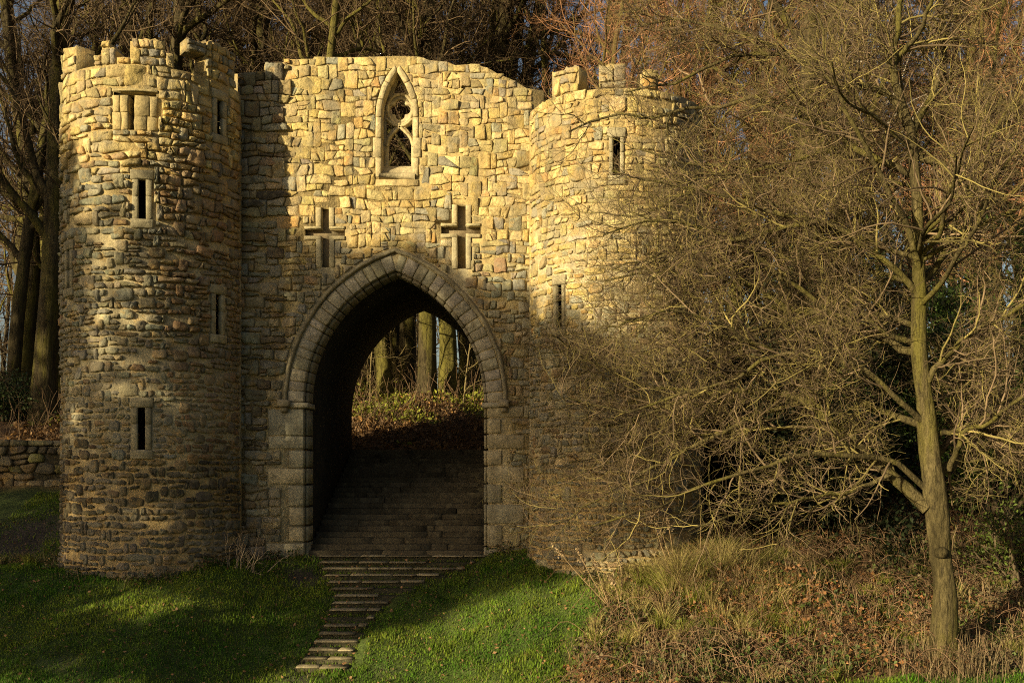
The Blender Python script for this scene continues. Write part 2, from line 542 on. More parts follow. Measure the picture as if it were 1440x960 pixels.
single = []        # (area in the picture, parent, verts, faces, colour): the largest become objects, the rest the stonework
def lay(polys, f, parent, palette, Hf, rgen, rough=1.0, rnd=0.24, seen=lambda c: 1.0, zflat=5.6):
    for poly in polys:
        c = np.asarray(poly).mean(0)
        fl_ = c[1] > zflat
        V, F = stone_geo(rgen, poly, Hf(c), f, rough, rnd(c) if callable(rnd) else rnd, fl_)
        single.append((abs(area(poly)) * seen(c), parent, V, F, pick(rgen, palette(c))))

# --- towers ------------------------------------------------------------------
def slit(mb, c, u, v0, v1, w=0.062, fw=0.10, rg=None, col=(.29, .25, .16)):
    f = fcyl(c)
    if c[0] > 0: fw = 0.065
    cc = lambda: np.array(col) * rg.uniform(0.85, 1.15)
    m = (v0 + v1) / 2 + rg.uniform(-0.1, 0.1)
    for s_ in (-1, 1):
        a, b = sorted((u + s_ * w, u + s_ * (w + fw)))
        block(mb, rect(a, b, v0, m - 0.004), 0.035, 0.045, 0.012, f, cc(), rg, 0.003)
        block(mb, rect(a, b, m + 0.004, v1), 0.038, 0.045, 0.012, f, cc(), rg, 0.003)
    block(mb, rect(u - w - fw - 0.03, u + w + fw + 0.03, v1 + 0.006, v1 + 0.17), 0.045, 0.08, 0.014, f, cc(), rg, 0.003, 3)
    block(mb, rect(u - w - fw - 0.02, u + w + fw + 0.02, v0 - 0.16, v0 - 0.006), 0.055, 0.08, 0.014, f, cc(), rg, 0.003, 3)

def shell(mb, c, v0, v1, holes, col):
    f = fcyl(c)
    us = list(np.radians(np.arange(-180, 181, 4)) * TR); vs = list(np.arange(v0, v1, 0.6)) + [v1]
    for h in holes:
        us += [h[0], h[1]]; vs += [h[2], h[3]]
    us = np.unique(np.round(us, 5)); vs = np.unique(np.round(vs, 5))
    UU, VV = np.meshgrid(us, vs, indexing='ij')
    V = f(np.stack([UU.ravel(), VV.ravel()], 1), np.zeros(UU.size))
    nv = len(vs); q = []
    for i in range(len(us) - 1):
        for j in range(nv - 1):
            um, vm = (us[i] + us[i + 1]) / 2, (vs[j] + vs[j + 1]) / 2
            if any(h[0] < um < h[1] and h[2] < vm < h[3] for h in holes): continue
            q.append((i * nv + j, (i + 1) * nv + j, (i + 1) * nv + j + 1, i * nv + j + 1))
    mb.add(V, [np.array(q)], col(V))
    th = np.linspace(-math.pi, math.pi, 73)[:-1]
    ring = f(np.stack([th * TR, np.full(72, v1)], 1), np.full(72, -0.002))
    mb.add(ring, [np.arange(72)], MORTAR_MID)

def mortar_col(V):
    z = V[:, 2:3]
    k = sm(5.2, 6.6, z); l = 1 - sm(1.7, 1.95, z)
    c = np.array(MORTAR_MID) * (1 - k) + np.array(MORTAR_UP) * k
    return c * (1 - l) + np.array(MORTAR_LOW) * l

def tower(c, label, slits, cross, pieces, py_base, size, pal, Hf, rg, ulo, uhi, vlow):
    f = fcyl(c)
    vb = tower_uv(c, (c[0] * 75 + 757) if c[0] > -2 else 216, py_base)[1]
    holes = []; frames = []; windows = []
    for px, p0, p1 in slits:
        u, v1 = tower_uv(c, px, p0); v0 = tower_uv(c, px, p1)[1]
        fe = 0.19 if c[0] < 0 else 0.145
        holes.append((u - 0.062, u + 0.062, v0, v1)); frames.append(rect(u - fe, u + fe, v0 - 0.17, v1 + 0.18)); windows.append((u, v0, v1))
    if cross:
        px, p0, p1, pa, pb, h0, h1 = cross
        cu, cv1 = tower_uv(c, px, p0); cv0 = tower_uv(c, px, p1)[1]
        ua, va = tower_uv(c, pa, h0); ub = tower_uv(c, pb, h0)[0]; vd = tower_uv(c, px, h1)[1]
        holes += [(cu - 0.05, cu + 0.05, cv0, cv1), (ua, ub, vd, va)]
        frames += [rect(ua - 0.03, ub + 0.03, cv0 - 0.01, va + 0.06)]
    mb = MB(); shell(mb, c, vlow, vb, holes, mortar_col)
    body = mb.build('round_tower', M_STONE, castle); tag(body, label)
    for u, v0, v1 in windows:
        w = MB(); slit(w, c, u, v0, v1, rg=rg); w.build('slit_window', M_ASH, body)
    if cross:
        w = MB()
        for s_, e2 in ((-1, ua - 0.02), (1, ub + 0.02)):
            vs_ = [cv0, cv0 + (vd - cv0) * rg.uniform(.4, .6), vd - 0.004]
            for q in range(2):
                us_ = [cu + s_ * 0.05, cu + s_ * 0.05 + (e2 - cu - s_ * .05) * rg.uniform(.4, .65), e2]
                for r_ in range(2):
                    a, b = sorted(us_[r_:r_ + 2])
                    block(w, rect(a + .004, b - .004, vs_[q] + .004, vs_[q + 1] - .004), 0.03, 0.33, 0.012, f, np.array((.40, .31, .15)) * rg.uniform(.85, 1.12), rg, 0.005, 2)
        block(w, rect(ua - 0.02, ub + 0.02, va + 0.004, va + 0.05), 0.035, 0.33, 0.01, f, (.36, .29, .15), rg, 0.003, 5)
        w.build('cross_slot', M_ASH, body)
    seen = lambda cc: max(0.0, math.cos(cc[0] / TR + R_(0 if c[0] > 0 else 19))) ** 1.0
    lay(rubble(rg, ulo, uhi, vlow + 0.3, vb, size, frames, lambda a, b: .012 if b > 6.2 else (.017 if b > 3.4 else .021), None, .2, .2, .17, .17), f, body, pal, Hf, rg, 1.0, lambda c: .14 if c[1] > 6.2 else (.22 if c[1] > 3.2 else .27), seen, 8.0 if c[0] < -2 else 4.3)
    for pc in pieces:
        pa, pb, pt = pc[:3]
        ua, ub = tower_th(c, pa) * TR, tower_th(c, pb) * TR
        v1 = tower_uv(c, (pa + pb) / 2, pt)[1]
        v0 = vb if len(pc) < 4 else tower_uv(c, (pa + pb) / 2, pc[3])[1]
        m = MB()
        k = max(3, int((ub - ua) / 0.07))
        lo = [(x, v0 + (0.002 if len(pc) < 4 else 0)) for x in np.linspace(ua, ub, k)]
        hi = [(x, v1 + rg.uniform(-0.07, 0.04)) for x in np.linspace(ub, ua, k)]
        block(m, lo + hi, -0.005, 0.36, 0.004, f, MORTAR_UP)
        for poly in rubble(rg, ua + 0.004, ub - 0.004, v0, v1 - 0.01, lambda a, b: (0.23, 0.18), (), 0.010, None, .10, .2, .10):
            V, F = stone_geo(rg, poly, 0.035, f, 1.2, 0.13); m.add(V, F, pick(rg, PAL_UP if rg.random() < .7 else PAL_MID))
        m.build('merlon', M_STONE, body)
    return body

def size_l(u, v):
    th = math.degrees(u / TR)
    if v > 8.0: return (0.22, 0.165)
    if v > 5.6: return (0.15 if 2 < th < 48 else 0.25, 0.128)
    if v > 3.2: return (0.175, 0.102)
    if v > 1.9: return (0.165, 0.096)
    if v > 0.6: return (0.185, 0.108)
    return (0.16, 0.108)
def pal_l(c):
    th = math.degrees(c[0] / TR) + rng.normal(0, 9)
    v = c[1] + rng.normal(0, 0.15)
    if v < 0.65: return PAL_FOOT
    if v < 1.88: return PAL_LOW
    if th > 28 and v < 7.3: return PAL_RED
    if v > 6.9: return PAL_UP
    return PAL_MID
def h_l(c):
    v = c[1]; th = math.degrees(c[0] / TR)
    if v > 8.0: return 0.032
    if 4.0 < v and 3 < th < 50: return 0.075 + rng.uniform(-0.02, 0.02)
    if v > 3.3: return 0.050 + rng.uniform(-0.012, 0.012)
    if v > 1.9: return 0.028 + rng.uniform(-0.008, 0.01)
    return 0.040 + rng.uniform(-0.012, 0.014)

left_tower = tower(LC, 'round tower on the left with ragged broken battlements',
    [(200, 253, 308), (199, 573, 632), (308, 141, 190), (306, 414, 470), (98, 352, 405)],
    (185, 127, 183, 160, 220, 129, 134),
    [(89, 107, 68), (133, 143, 78), (143, 155, 57), (155, 163, 68), (164, 183, 80), (183, 232, 54), (232, 245, 75),
     (263, 289, 57, 73), (289.5, 297, 59), (297.5, 330, 66)],
    93, size_l, pal_l, h_l, np.random.default_rng(21), -1.75 * TR, 1.45 * TR, -1.2)

def size_r(u, v):
    if v > 6.8: return (0.185, 0.135)
    if v > 4.3: return (0.19, 0.108)
    return (0.155, 0.10)
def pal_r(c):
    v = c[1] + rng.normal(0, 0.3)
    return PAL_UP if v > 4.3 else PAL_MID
right_tower = tower(RC, 'round tower on the right behind the bare tree with plain square battlements',
    [(867, 194, 247), (787, 401, 460)], None,
    [(776, 814, 96), (842, 880, 91), (905, 926, 97)],
    124, size_r, pal_r, lambda c: (0.025 if c[1] > 4.3 else 0.038) + rng.uniform(-0.012, 0.012), np.random.default_rng(31), -1.35 * TR, 1.6 * TR, -1.0)

# --- curtain wall ------------------------------------------------------------
AX = wx(556); HW = 124 / 75; SPZ = wz(565); RISE = 180 / 75
AR = (HW * HW + RISE * RISE) / (2 * HW)
def arch(off, n=22, z0=-1.3, zmax=None):
    """outline of the pointed arch grown by off, from the left foot over the apex to the right foot"""
    r = AR + off; cxr = AX + HW - AR; cxl = AX - HW + AR
    amax = math.acos((AR - HW) / r)
    R = [(cxr + r * math.cos(t), SPZ + r * math.sin(t)) for t in np.linspace(0, amax, n)]
    L = [(cxl - r * math.cos(t), SPZ + r * math.sin(t)) for t in np.linspace(0, amax, n)]
    return [(AX - HW - off, z0)] + L + R[::-1][1:] + [(AX + HW + off, z0)]
topprof = [(345, 104), (371, 101), (372, 91), (384, 89), (399, 88), (400, 84), (440, 83), (442, 80), (500, 81), (556, 79), (590, 80), (604, 85), (628, 87), (640, 92), (668, 90), (688, 97), (700, 104), (722, 113), (740, 124), (765, 128)]
TX = [wx(p[0]) for p in topprof]; TZ = [wz(p[1]) for p in topprof]
def ctop(u): return float(np.interp(u, TX, TZ))
# window outline
WXC = wx(558.5); WHW = 21.5 / 75; WSP = wz(165); WRISE = 63 / 75; WR = (WHW ** 2 + WRISE ** 2) / (2 * WHW); WB = wz(248)
def wout(off, n=10, zb=None):
    r = WR + off; cr = WXC + WHW - WR; cl = WXC - WHW + WR; am = math.acos((WR - WHW) / r)
    R = [(cr + r * math.cos(t), WSP + r * math.sin(t)) for t in np.linspace(0, am, n)]
    L = [(cl - r * math.cos(t), WSP + r * math.sin(t)) for t in np.linspace(0, am, n)]
    zb = WB if zb is None else zb
    return [(WXC - WHW - off, zb), (WXC + WHW + off, zb)] + R + L[::-1][1:]
def cross_poly(v0, v1, vt, vb, h0, h1, ht, hb, g=0.0):
    a, b, c, d = wx(v0) - g, wx(v1) + g, wx(h0) - g, wx(h1) + g
    t, bb, p, q = wz(vt) + g, wz(vb) - g, wz(ht) + g, wz(hb) - g
    return [(a, bb), (b, bb), (b, q), (d, q), (d, p), (b, p), (b, t), (a, t), (a, p), (c, p), (c, q), (a, q)]
CROSS = [(452, 463, 292, 376, 428, 485, 322, 332), (643, 655, 288, 378, 620, 676, 318, 329)]
outer = [(-5.75, -1.3)] + arch(0.09) + [(0.1, -1.3), (0.1, ctop(0.1))]
prof = [(x, z) for x, z in zip(TX, TZ) if -5.7 < x < 0.05][::-1]
outer += prof + [(-5.75, ctop(-5.75))]
mb = MB()
prism(mb, outer, [wout(0.02)] + [cross_poly(*c) for c in CROSS], fwall, -0.6, 0.0, MORTAR_UP)
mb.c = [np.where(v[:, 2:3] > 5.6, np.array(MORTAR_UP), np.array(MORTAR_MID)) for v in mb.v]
curtain = mb.build('curtain_wall', M_STONE, castle)
tag(curtain, 'flat wall with pointed archway between the two towers')

# passage behind the arch
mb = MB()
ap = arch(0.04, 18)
prism(mb, [(-5.6, -1.3)] + ap + [(0.05, -1.3), (0.05, 5.9), (-5.6, 5.9)], [], fwall, -5.0, -0.598, (.03, .026, .019))  # near-black colour stands for the shade inside the passage
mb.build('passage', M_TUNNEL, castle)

holes = []
# arch ring: voussoirs
voussoirs = []
rg = np.random.default_rng(41)
for side in (1, -1):
    n = 17
    amax = math.acos((AR - HW) / (AR + 0.17))
    cut = np.linspace(0, amax, n + 1)
    cut[1:-1] += rg.normal(0, 0.006, n - 1)
    ctr = AX + side * (HW - AR)
    for k in range(n):
        t0, t1 = cut[k] + 0.0035, cut[k + 1] - 0.0035
        r0, r1 = AR + 0.065, AR + 0.355 + rg.uniform(-0.01, 0.01)
        ts = np.linspace(t0, t1, 4)
        inn = [(ctr + side * r0 * math.cos(t), SPZ + r0 * math.sin(t)) for t in ts]
        out = [(ctr + side * r1 * math.cos(t), SPZ + r1 * math.sin(t)) for t in ts[::-1]]
        if k == n - 1:     # meet at the apex
            inn = [p if (p[0] - AX) * side > 0.004 else (AX + side * 0.004, p[1]) for p in inn]
            out = [p if (p[0] - AX) * side > 0.004 else (AX + side * 0.004, p[1]) for p in out]
        poly = inn + out
        if area(poly) < 0: poly = poly[::-1]
        m = MB()
        block(m, poly, 0.022 + rg.uniform(-0.006, 0.01), 0.5, 0.012, fwall, np.array((.335, .30, .225)) * rg.uniform(.82, 1.15) * np.array([1, rg.uniform(.97, 1.02), rg.uniform(.9, 1.05)]), rg, 0.003)
        # moulded inner order, set back
        q = [(ctr + side * (r0 - 0.065) * math.cos(t), SPZ + (r0 - 0.065) * math.sin(t)) for t in ts]
        q = [p if (p[0] - AX) * side > 0.004 else (AX + side * 0.004, p[1]) for p in q]
        poly2 = q + [(x, z) for x, z in inn[::-1]]
        if area(poly2) < 0: poly2 = poly2[::-1]
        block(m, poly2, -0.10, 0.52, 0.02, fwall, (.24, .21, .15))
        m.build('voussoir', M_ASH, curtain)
# hood mould
hm = MB()
for side in (1, -1):
    ctr = AX + side * (HW - AR)
    prof = [(0.375, 0.0), (0.37, 0.06), (0.39, 0.085), (0.43, 0.075), (0.455, 0.02), (0.455, -0.05)]
    amax = math.acos((AR - HW) / (AR + 0.43))
    ts = np.linspace(-0.01, amax, 40)
    V = []
    for t in ts:
        w = rg.normal(0, 0.005)
        for o_, h_ in prof:
            r = AR + o_ + w
            x = ctr + side * r * math.cos(t)
            if (x - AX) * side < 0.002: x = AX + side * 0.002
            V.append((x, -h_ - w, SPZ + r * math.sin(t)))
    m = len(prof); i = np.arange(len(ts) - 1)[:, None] * m; j = np.arange(m - 1)[None]
    q = np.stack([i + j, i + m + j, i + m + j + 1, i + j + 1], -1).reshape(-1, 4)
    hm.add(np.array(V), [q if side > 0 else q[:, ::-1]], (.25, .215, .14))
hm.build('hood_mould', M_ASH, curtain)
# label stops at the springing and the impost capitals
for x, w_ in ((wx(401), 0.11), (wx(709), 0.09)):
    m = MB()
    block(m, rect(x - w_, x + w_, SPZ - 0.10, SPZ + 0.04), 0.17, 0.3, 0.03, fwall, (.26, .22, .15), rg, 0.004, 2)
    block(m, rect(x - w_ * .6, x + w_ * .6, SPZ - 0.20, SPZ - 0.102), 0.12, 0.3, 0.03, fwall, (.2, .17, .11), rg, 0.004, 2)
    m.build('label_stop', M_ASH, curtain)
for s_ in (-1, 1):
    m = MB()
    a, b = sorted((AX + s_ * (HW - 0.03), AX + s_ * (HW + 0.32)))
    block(m, rect(a, b, SPZ - 0.11, SPZ - 0.012), 0.075, 0.55, 0.025, fwall, (.36, .32, .23), rg, 0.003, 3)
    m.build('impost', M_ASH, curtain)
# jamb blocks: (outer px, top py, bottom py)
LJ = [(377, 575, 612), (378, 613, 631), (406, 633, 657), (377, 658, 680), (405, 682, 711), (407, 713, 738), (406, 740, 761), (375, 763, 800)]
RJ = [(736, 571, 587), (704, 588, 609), (737, 611, 631), (705, 633, 654), (737, 656, 679), (705, 681, 707), (736, 709, 736), (706, 738, 768), (730, 770, 800)]
jcols = [(.33, .30, .21), (.31, .29, .215), (.36, .31, .2), (.38, .32, .2)]
for lst, s_ in ((LJ, -1), (RJ, 1)):
    for pxo, p0, p1 in lst:
        inner = AX + s_ * HW; o_ = wx(pxo)
        a, b = sorted((inner + s_ * .065, o_))
        poly = rect(a + 0.003, b, wz(p1) + 0.006, wz(p0) - 0.006)
        m = MB()
        cc = np.array(jcols[rg.integers(4)]) * rg.uniform(.85, 1.12)
        block(m, poly, 0.03 + rg.uniform(-.008, .012), 0.5, 0.016, fwall, cc, rg, 0.004, 2)
        a2, b2 = sorted((inner, inner + s_ * 0.061))
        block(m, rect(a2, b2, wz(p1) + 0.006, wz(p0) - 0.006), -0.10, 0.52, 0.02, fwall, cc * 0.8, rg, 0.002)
        m.build('jamb_block', M_ASH, curtain)
        holes.append(rect(a - 0.02, b + 0.012, wz(p1) - 0.01, wz(p0) + 0.012))
holes.append(arch(0.485, 16))
# traceried window
tw = MB()
P = lambda x, y: (WXC + (x - 558.5) / 75, wz(y))
quat = [P(560 + (8.5 + 6.5 * abs(math.cos(2 * t)) ** 0.7) * math.cos(t), 147.5 + (8.5 + 6.5 * abs(math.cos(2 * t)) ** 0.7) * math.sin(t)) for t in np.linspace(0, 2 * math.pi, 41)[:-1] + 0.39]
toph = [P(549, 127), P(553, 117), P(558.5, 103.5), P(564, 116), P(570, 128), P(565, 125), P(559.5, 123.6), P(554, 125)]
light = [P(543.5, 229), P(543.5, 199), P(546, 190), P(551, 182), P(556, 177), P(559.5, 172.5), P(563, 177), P(568, 182), P(573, 189), P(576, 199), P(576, 229)]
lsp = [P(540.5, 164), P(544, 168), P(549, 171), P(552.5, 172.5), P(547, 177), P(543, 183), P(540.5, 188)]
rsp = [P(579, 164), P(575.5, 168), P(570.5, 171), P(567, 172.5), P(572, 177), P(576, 183), P(579, 188)]
prism(tw, wout(0.06, zb=wz(232)), [quat, toph, light, lsp, rsp], fwall, -0.36, -0.27, (.40, .33, .2))
win = tw.build('traceried_window', M_ASH, castle)
tag(win, 'small pointed window with stone tracery high in the wall')
# raised ribs that follow the tracery
rb = MB()
def rib(pts, r, y=-0.0, n=None):
    p = np.array([[a, 0.262, b] for a, b in pts]); p = catmull(p, n or len(pts) * 4)
    tubes(rb, p[None], np.full((1, len(p)), r), 6, (.43, .35, .2))
rib([P(560 + 18 * math.cos(t), 147.5 + 21.5 * math.sin(t)) for t in np.linspace(0, 2 * math.pi, 20)], 0.032)
rib([P(541, 200), P(544, 188), P(551, 180), P(560, 172), P(568, 169), P(577, 161)], 0.03)
rib([P(579, 200), P(575, 188), P(568, 180), P(559, 172), P(551, 169), P(541, 161)], 0.03)
rb.build('tracery_rib', M_ASH, win)
FW = 0.115
def frame_piece(poly, h=0.035):
    if area(poly) < 0: poly = poly[::-1]
    m = MB(); block(m, poly, h, 0.3, 0.02, fwall, np.array((.43, .35, .20)) * rg.uniform(.88, 1.1), rg, 0.002)
    m.build('frame_stone', M_ASH, win)
for s_ in (-1, 1):
    zs = [wz(y) for y in (249, 222, 194, 165)]
    for k in range(3):
        a, b = sorted((WXC + s_ * (WHW + 0.005), WXC + s_ * (WHW + FW + (0.05 if k == 1 else 0))))
        frame_piece(rect(a, b, zs[k] + 0.003, zs[k + 1] - 0.003))
    ctr = WXC + s_ * (WHW - WR)
    am = math.acos((WR - WHW) / (WR + 0.06)); cut = np.linspace(0, am, 4)
    for k in range(3):
        ts = np.linspace(cut[k] + 0.004, cut[k + 1] - 0.004, 5)
        inn = [(ctr + s_ * (WR + 0.005) * math.cos(t), WSP + (WR + 0.005) * math.sin(t)) for t in ts]
        out = [(ctr + s_ * (WR + FW) * math.cos(t), WSP + (WR + FW) * math.sin(t)) for t in ts[::-1]]
        fx = lambda p: p if (p[0] - WXC) * s_ > 0.003 else (WXC + s_ * 0.003, p[1])
        frame_piece([fx(p) for p in inn + out])
m = MB()
a, b = WXC - WHW + 0.0, WXC + WHW - 0.0
sv = []
for x in (a - 0.05, b + 0.05):
    sv += [(x, -0.07, WB - 0.03), (x, -0.075, WB + 0.02), (x, 0.02, WB + 0.07), (x, 0.10, WB + 0.10), (x, 0.105, WB + 0.14), (x, 0.27, wz(228)), (x, 0.35, wz(228) + .01), (x, 0.35, WB - 0.06), (x, 0, WB - 0.06)]
k = 9; i = np.arange(k); j = (i + 1) % k
m.add(np.array(sv), [np.stack([i, i + k, j + k, j], 1), i[::-1], i + k], (.34, .28, .17))
m.build('sill', M_ASH, win)
m = MB(); block(m, rect(WXC - WHW - FW, WXC + WHW + FW, WB - 0.19, WB - 0.064), 0.03, 0.3, 0.015, fwall, (.42, .32, .16), rg, 0.003, 4); m.build('frame_stone', M_ASH, win)
holes.append(wout(FW + 0.01, zb=WB - 0.2))
holes.append(rect(WXC - WHW - FW - 0.05, WXC + WHW + FW + 0.05, wz(222), wz(194)))
for c in CROSS:
    m = MB()
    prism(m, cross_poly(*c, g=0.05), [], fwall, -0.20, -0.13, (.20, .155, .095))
    for s_, x in ((-1, wx(c[0])), (1, wx(c[1]))):
        a, b = sorted((x, x + s_ * 0.10))
        block(m, rect(a, b, wz(c[3]), wz(c[7]) - 0.05), 0.03, 0.25, 0.012, fwall, np.array((.35, .30, .19)) * rg.uniform(.9, 1.1), rg, 0.002)
        block(m, rect(a, b, wz(c[6]) + 0.05, wz(c[2])), 0.03, 0.25, 0.012, fwall, np.array((.38, .31, .18)) * rg.uniform(.9, 1.1), rg, 0.002)
        o_ = wx(c[4]) if s_ < 0 else wx(c[5])
        a, b = sorted((x, o_))
        block(m, rect(a, b, wz(c[7]) - 0.075, wz(c[7])), 0.034, 0.25, 0.012, fwall, (.36, .30, .18), rg, 0.002, 3)
        block(m, rect(a, b, wz(c[6]), wz(c[6]) + 0.05), 0.03, 0.25, 0.012, fwall, (.37, .31, .18), rg, 0.002, 3)
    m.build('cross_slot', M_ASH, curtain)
    holes.append(cross_poly(*c, g=0.10))
def size_c(u, v):
    if u < -4.75 and v < 8.2: return (0.28, 0.20)
    if v > 6.2: return (0.185, 0.135)
    if v > 4.6: return (0.175, 0.112)
    return (0.175, 0.104)
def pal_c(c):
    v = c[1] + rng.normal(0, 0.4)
    if c[0] < -4.8: return PAL_MID if rng.random() < .8 else PAL_LOW  # darker stones carry the left tower's cast shadow on this strip
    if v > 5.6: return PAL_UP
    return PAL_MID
def h_c(c):
    if c[0] < -4.7: return 0.06
    return 0.019 + rng.uniform(-0.008, 0.012) if c[1] > 5.6 else 0.038 + rng.uniform(-0.012, 0.012)
rg = np.random.default_rng(51)
polys = rubble(rg, -5.62, -0.12, -0.9, 9.36, size_c, holes, lambda a, b: .010 if b > 5.6 else .017, ctop, .18, .36, .24, .05)
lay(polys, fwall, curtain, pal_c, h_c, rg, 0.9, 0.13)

# the largest stones become parts of their own, the others one part per tower and wall
by = {}
for s_ in single:
    by.setdefault(s_[1].name, []).append(s_)
for lst in by.values():
    lst.sort(key=lambda t: -t[0])
    for k, (ar, parent, V, F, cc) in enumerate(lst[:98]):
        m = MB(); m.add(V, F, cc); m.build('stone', M_STONE, parent, origin=V[-1])
    m = MB()
    for ar, parent, V, F, cc in lst[98:]:
        m.add(V, F, cc)
    o = m.build('stonework', M_STONE, lst[0][1]); tag(o, kind='stuff')

# ---------------------------------------------------------------- steps
steps = empty('stone_steps', (-2.68, -1.5, -0.5)); tag(steps, 'worn stone steps climbing the grass and through the archway', 'steps', kind='structure')
rg = np.random.default_rng(61)
def slab(mb, x0, x1, y0, y1, z0, z1, col, bev=0.012, jit=0.004, seg=4):
    """block with its outline in plan (x, y) and its top at z1"""
    f = lambda uv, h: np.stack([np.asarray(uv)[:, 0], np.asarray(uv)[:, 1], z1 + np.broadcast_to(h, len(uv))], 1)
    block(mb, rect(x0, x1, y0, y1), 0.0, z1 - z0, bev, f, col, rg, jit, seg)
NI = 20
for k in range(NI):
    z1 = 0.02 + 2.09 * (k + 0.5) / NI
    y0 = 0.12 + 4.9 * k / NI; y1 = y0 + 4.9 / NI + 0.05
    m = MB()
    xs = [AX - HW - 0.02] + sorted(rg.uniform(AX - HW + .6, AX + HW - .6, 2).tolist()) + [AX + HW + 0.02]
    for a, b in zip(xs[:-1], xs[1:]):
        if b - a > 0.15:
            slab(m, a + 0.004, b - 0.004, y0 + rg.uniform(-.01, .01), y1, z1 - 0.3, z1 + rg.uniform(-0.006, 0.006), np.array((.075, .062, .039)) * rg.uniform(.7, 1.25))  # inner treads coloured dark to carry the passage shade
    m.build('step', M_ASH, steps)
NO = 16
LE = lambda py: np.interp(py, [780, 800, 835, 870, 900, 925, 940], [447, 452, 470, 458, 441, 425, 412])
RE = lambda py: np.interp(py, [780, 800, 815, 850, 880, 905, 940], [684, 650, 600, 540, 515, 500, 492])
step_x = []
for k in range(NO):
    y1 = 0.12 - 0.235 * k; y0 = y1 - 0.235
    z1 = -0.002 - 0.095 * k
    d = 20 + y0; py = 660 + (1.6 - z1) / d * 1500
    xa, xb = W(LE(py), py, d)[0], W(RE(py), py, d)[0]
    step_x.append((y0, y1, z1, xa, xb))
    m = MB(); slab(m, xa - 0.05, xb + 0.05, y0 + 0.05, y1 + 0.10, z1 - 0.35, z1 - 0.022, (.055, .05, .028), 0.01, 0.004, 6)
    so = m.build('step', M_GROUND, steps)
    x = xa
    while x < xb - 0.05:
        w_ = min(rg.uniform(0.38, 0.85), xb - x)
        if w_ > 0.1 and (k < 1 or rg.random() < 0.82):
            m = MB()
            dy = rg.uniform(-0.02, 0.035)
            slab(m, x + 0.01, x + w_ - 0.012, y0 + dy, y1 + 0.02, z1 - 0.020, z1 + rg.uniform(-0.008, 0.008), np.array((.30, .25, .155)) * rg.uniform(.5, 1.2), 0.007, 0.008)
            m.build('slab', M_ASH, so)
        x += w_
# ---------------------------------------------------------------- ground sheet
def edges(lo, hi, fine, flo, fhi, grow=1.25):
    c = list(np.arange(flo, fhi + 1e-6, fine))
    s_, x = fine, c[-1]
    while x < hi:
        s_ *= grow; x += s_; c.append(x)
    s_, x = fine, c[0]
    while x > lo:
        s_ *= grow; x -= s_; c.insert(0, x)
    return np.array(c)
gx = edges(-1500, 1500, 0.16, -11, 10); gy = edges(-400, 2500, 0.16, -7, 12)
GX, GY = np.meshgrid(gx, gy, indexing='ij')
GZ = ground(GX, GY)
inside = (GX > -4.45) & (GX < -0.95) & (GY > -0.05) & (GY < 5.0)
GZ = np.where(inside, GZ - 0.35, GZ)
def steps_mask(x, y, g=0.0):
    m = np.zeros(np.shape(x), bool)
    for y0, y1, z1, xa, xb in step_x:
        m |= (y > y0 - g) & (y < y1 + g) & (x > xa - g) & (x < xb + g)
    return m
line = lambda y: np.clip(-0.095 * (0.12 - y) / 0.235, -1.5, 0)
near_st = steps_mask(GX, GY, 0.02)
GZ = np.where(near_st, np.minimum(GZ, line(GY) - 0.09), GZ)
def lawn(x, y):
    """1 on mown grass, 0 in the rough"""
    edge = np.interp(y, [-6, -4.2, -3, -2, -0.8, 0.5], [0.1, 0.45, 0.95, 1.0, 0.4, -0.2]) + 0.18 * vnoise(np.stack([x * 0 + y, y], -1), 9, 2.0)
    a = 1 - sm(-0.25, 0.25, x - edge)
    back = 1 - sm(3.4, 4.2, y)
    strip = sm(3.0, 4.5, x) * (1 - sm(-5.25, -4.85, y))
    return np.clip(np.maximum(a * back, strip), 0, 1)
g2 = np.stack([GX, GY], -1)
lw = lawn(GX, GY)[..., None]
litter = np.array((.13, .075, .035)) * (1 + 0.3 * vnoise(g2, 12, 2.5)[..., None]); wood = np.array((.06, .045, .025))
grs = np.array((.06, .085, .018)) * (1 + 0.2 * vnoise(g2, 13, 1.5)[..., None])
GC = lw * grs + (1 - lw) * litter
def bald(x, y):
    b = np.exp(-(((x + 4.25) / 0.35) ** 2 + ((y + 0.75) / 0.3) ** 2)) + np.exp(-(((x + 10.2) / 0.8) ** 2 + ((y - 1.3) / 1.2) ** 2))
    b = b + .75 * np.clip(vnoise(np.stack([x, y], -1), 16, 1.9) - .95, 0, .6) + .5 * np.exp(-((x + 3.6) / .35) ** 2 - ((y + 3.9) / .4) ** 2)
    return np.clip(b * 1.3 + 0.3 * b * vnoise(np.stack([x, y], -1), 15, 5), 0, 1)
bl = bald(GX, GY)[..., None]
GC = GC * (1 - bl) + np.array((.06, .048, .036)) * bl
ni, nj = GX.shape
i = np.arange(ni - 1)[:, None] * nj; j = np.arange(nj - 1)[None]
q = np.stack([i + j, i + nj + j, i + nj + j + 1, i + j + 1], -1).reshape(-1, 4)
mb = MB(); mb.add(np.stack([GX, GY, GZ], -1).reshape(-1, 3), [q], np.clip(GC, 0.005, 1).reshape(-1, 3))
tag(mb.build('ground', M_GROUND, smooth=True), 'sloping ground of lawn, leaf litter and woodland floor', 'ground', kind='structure')

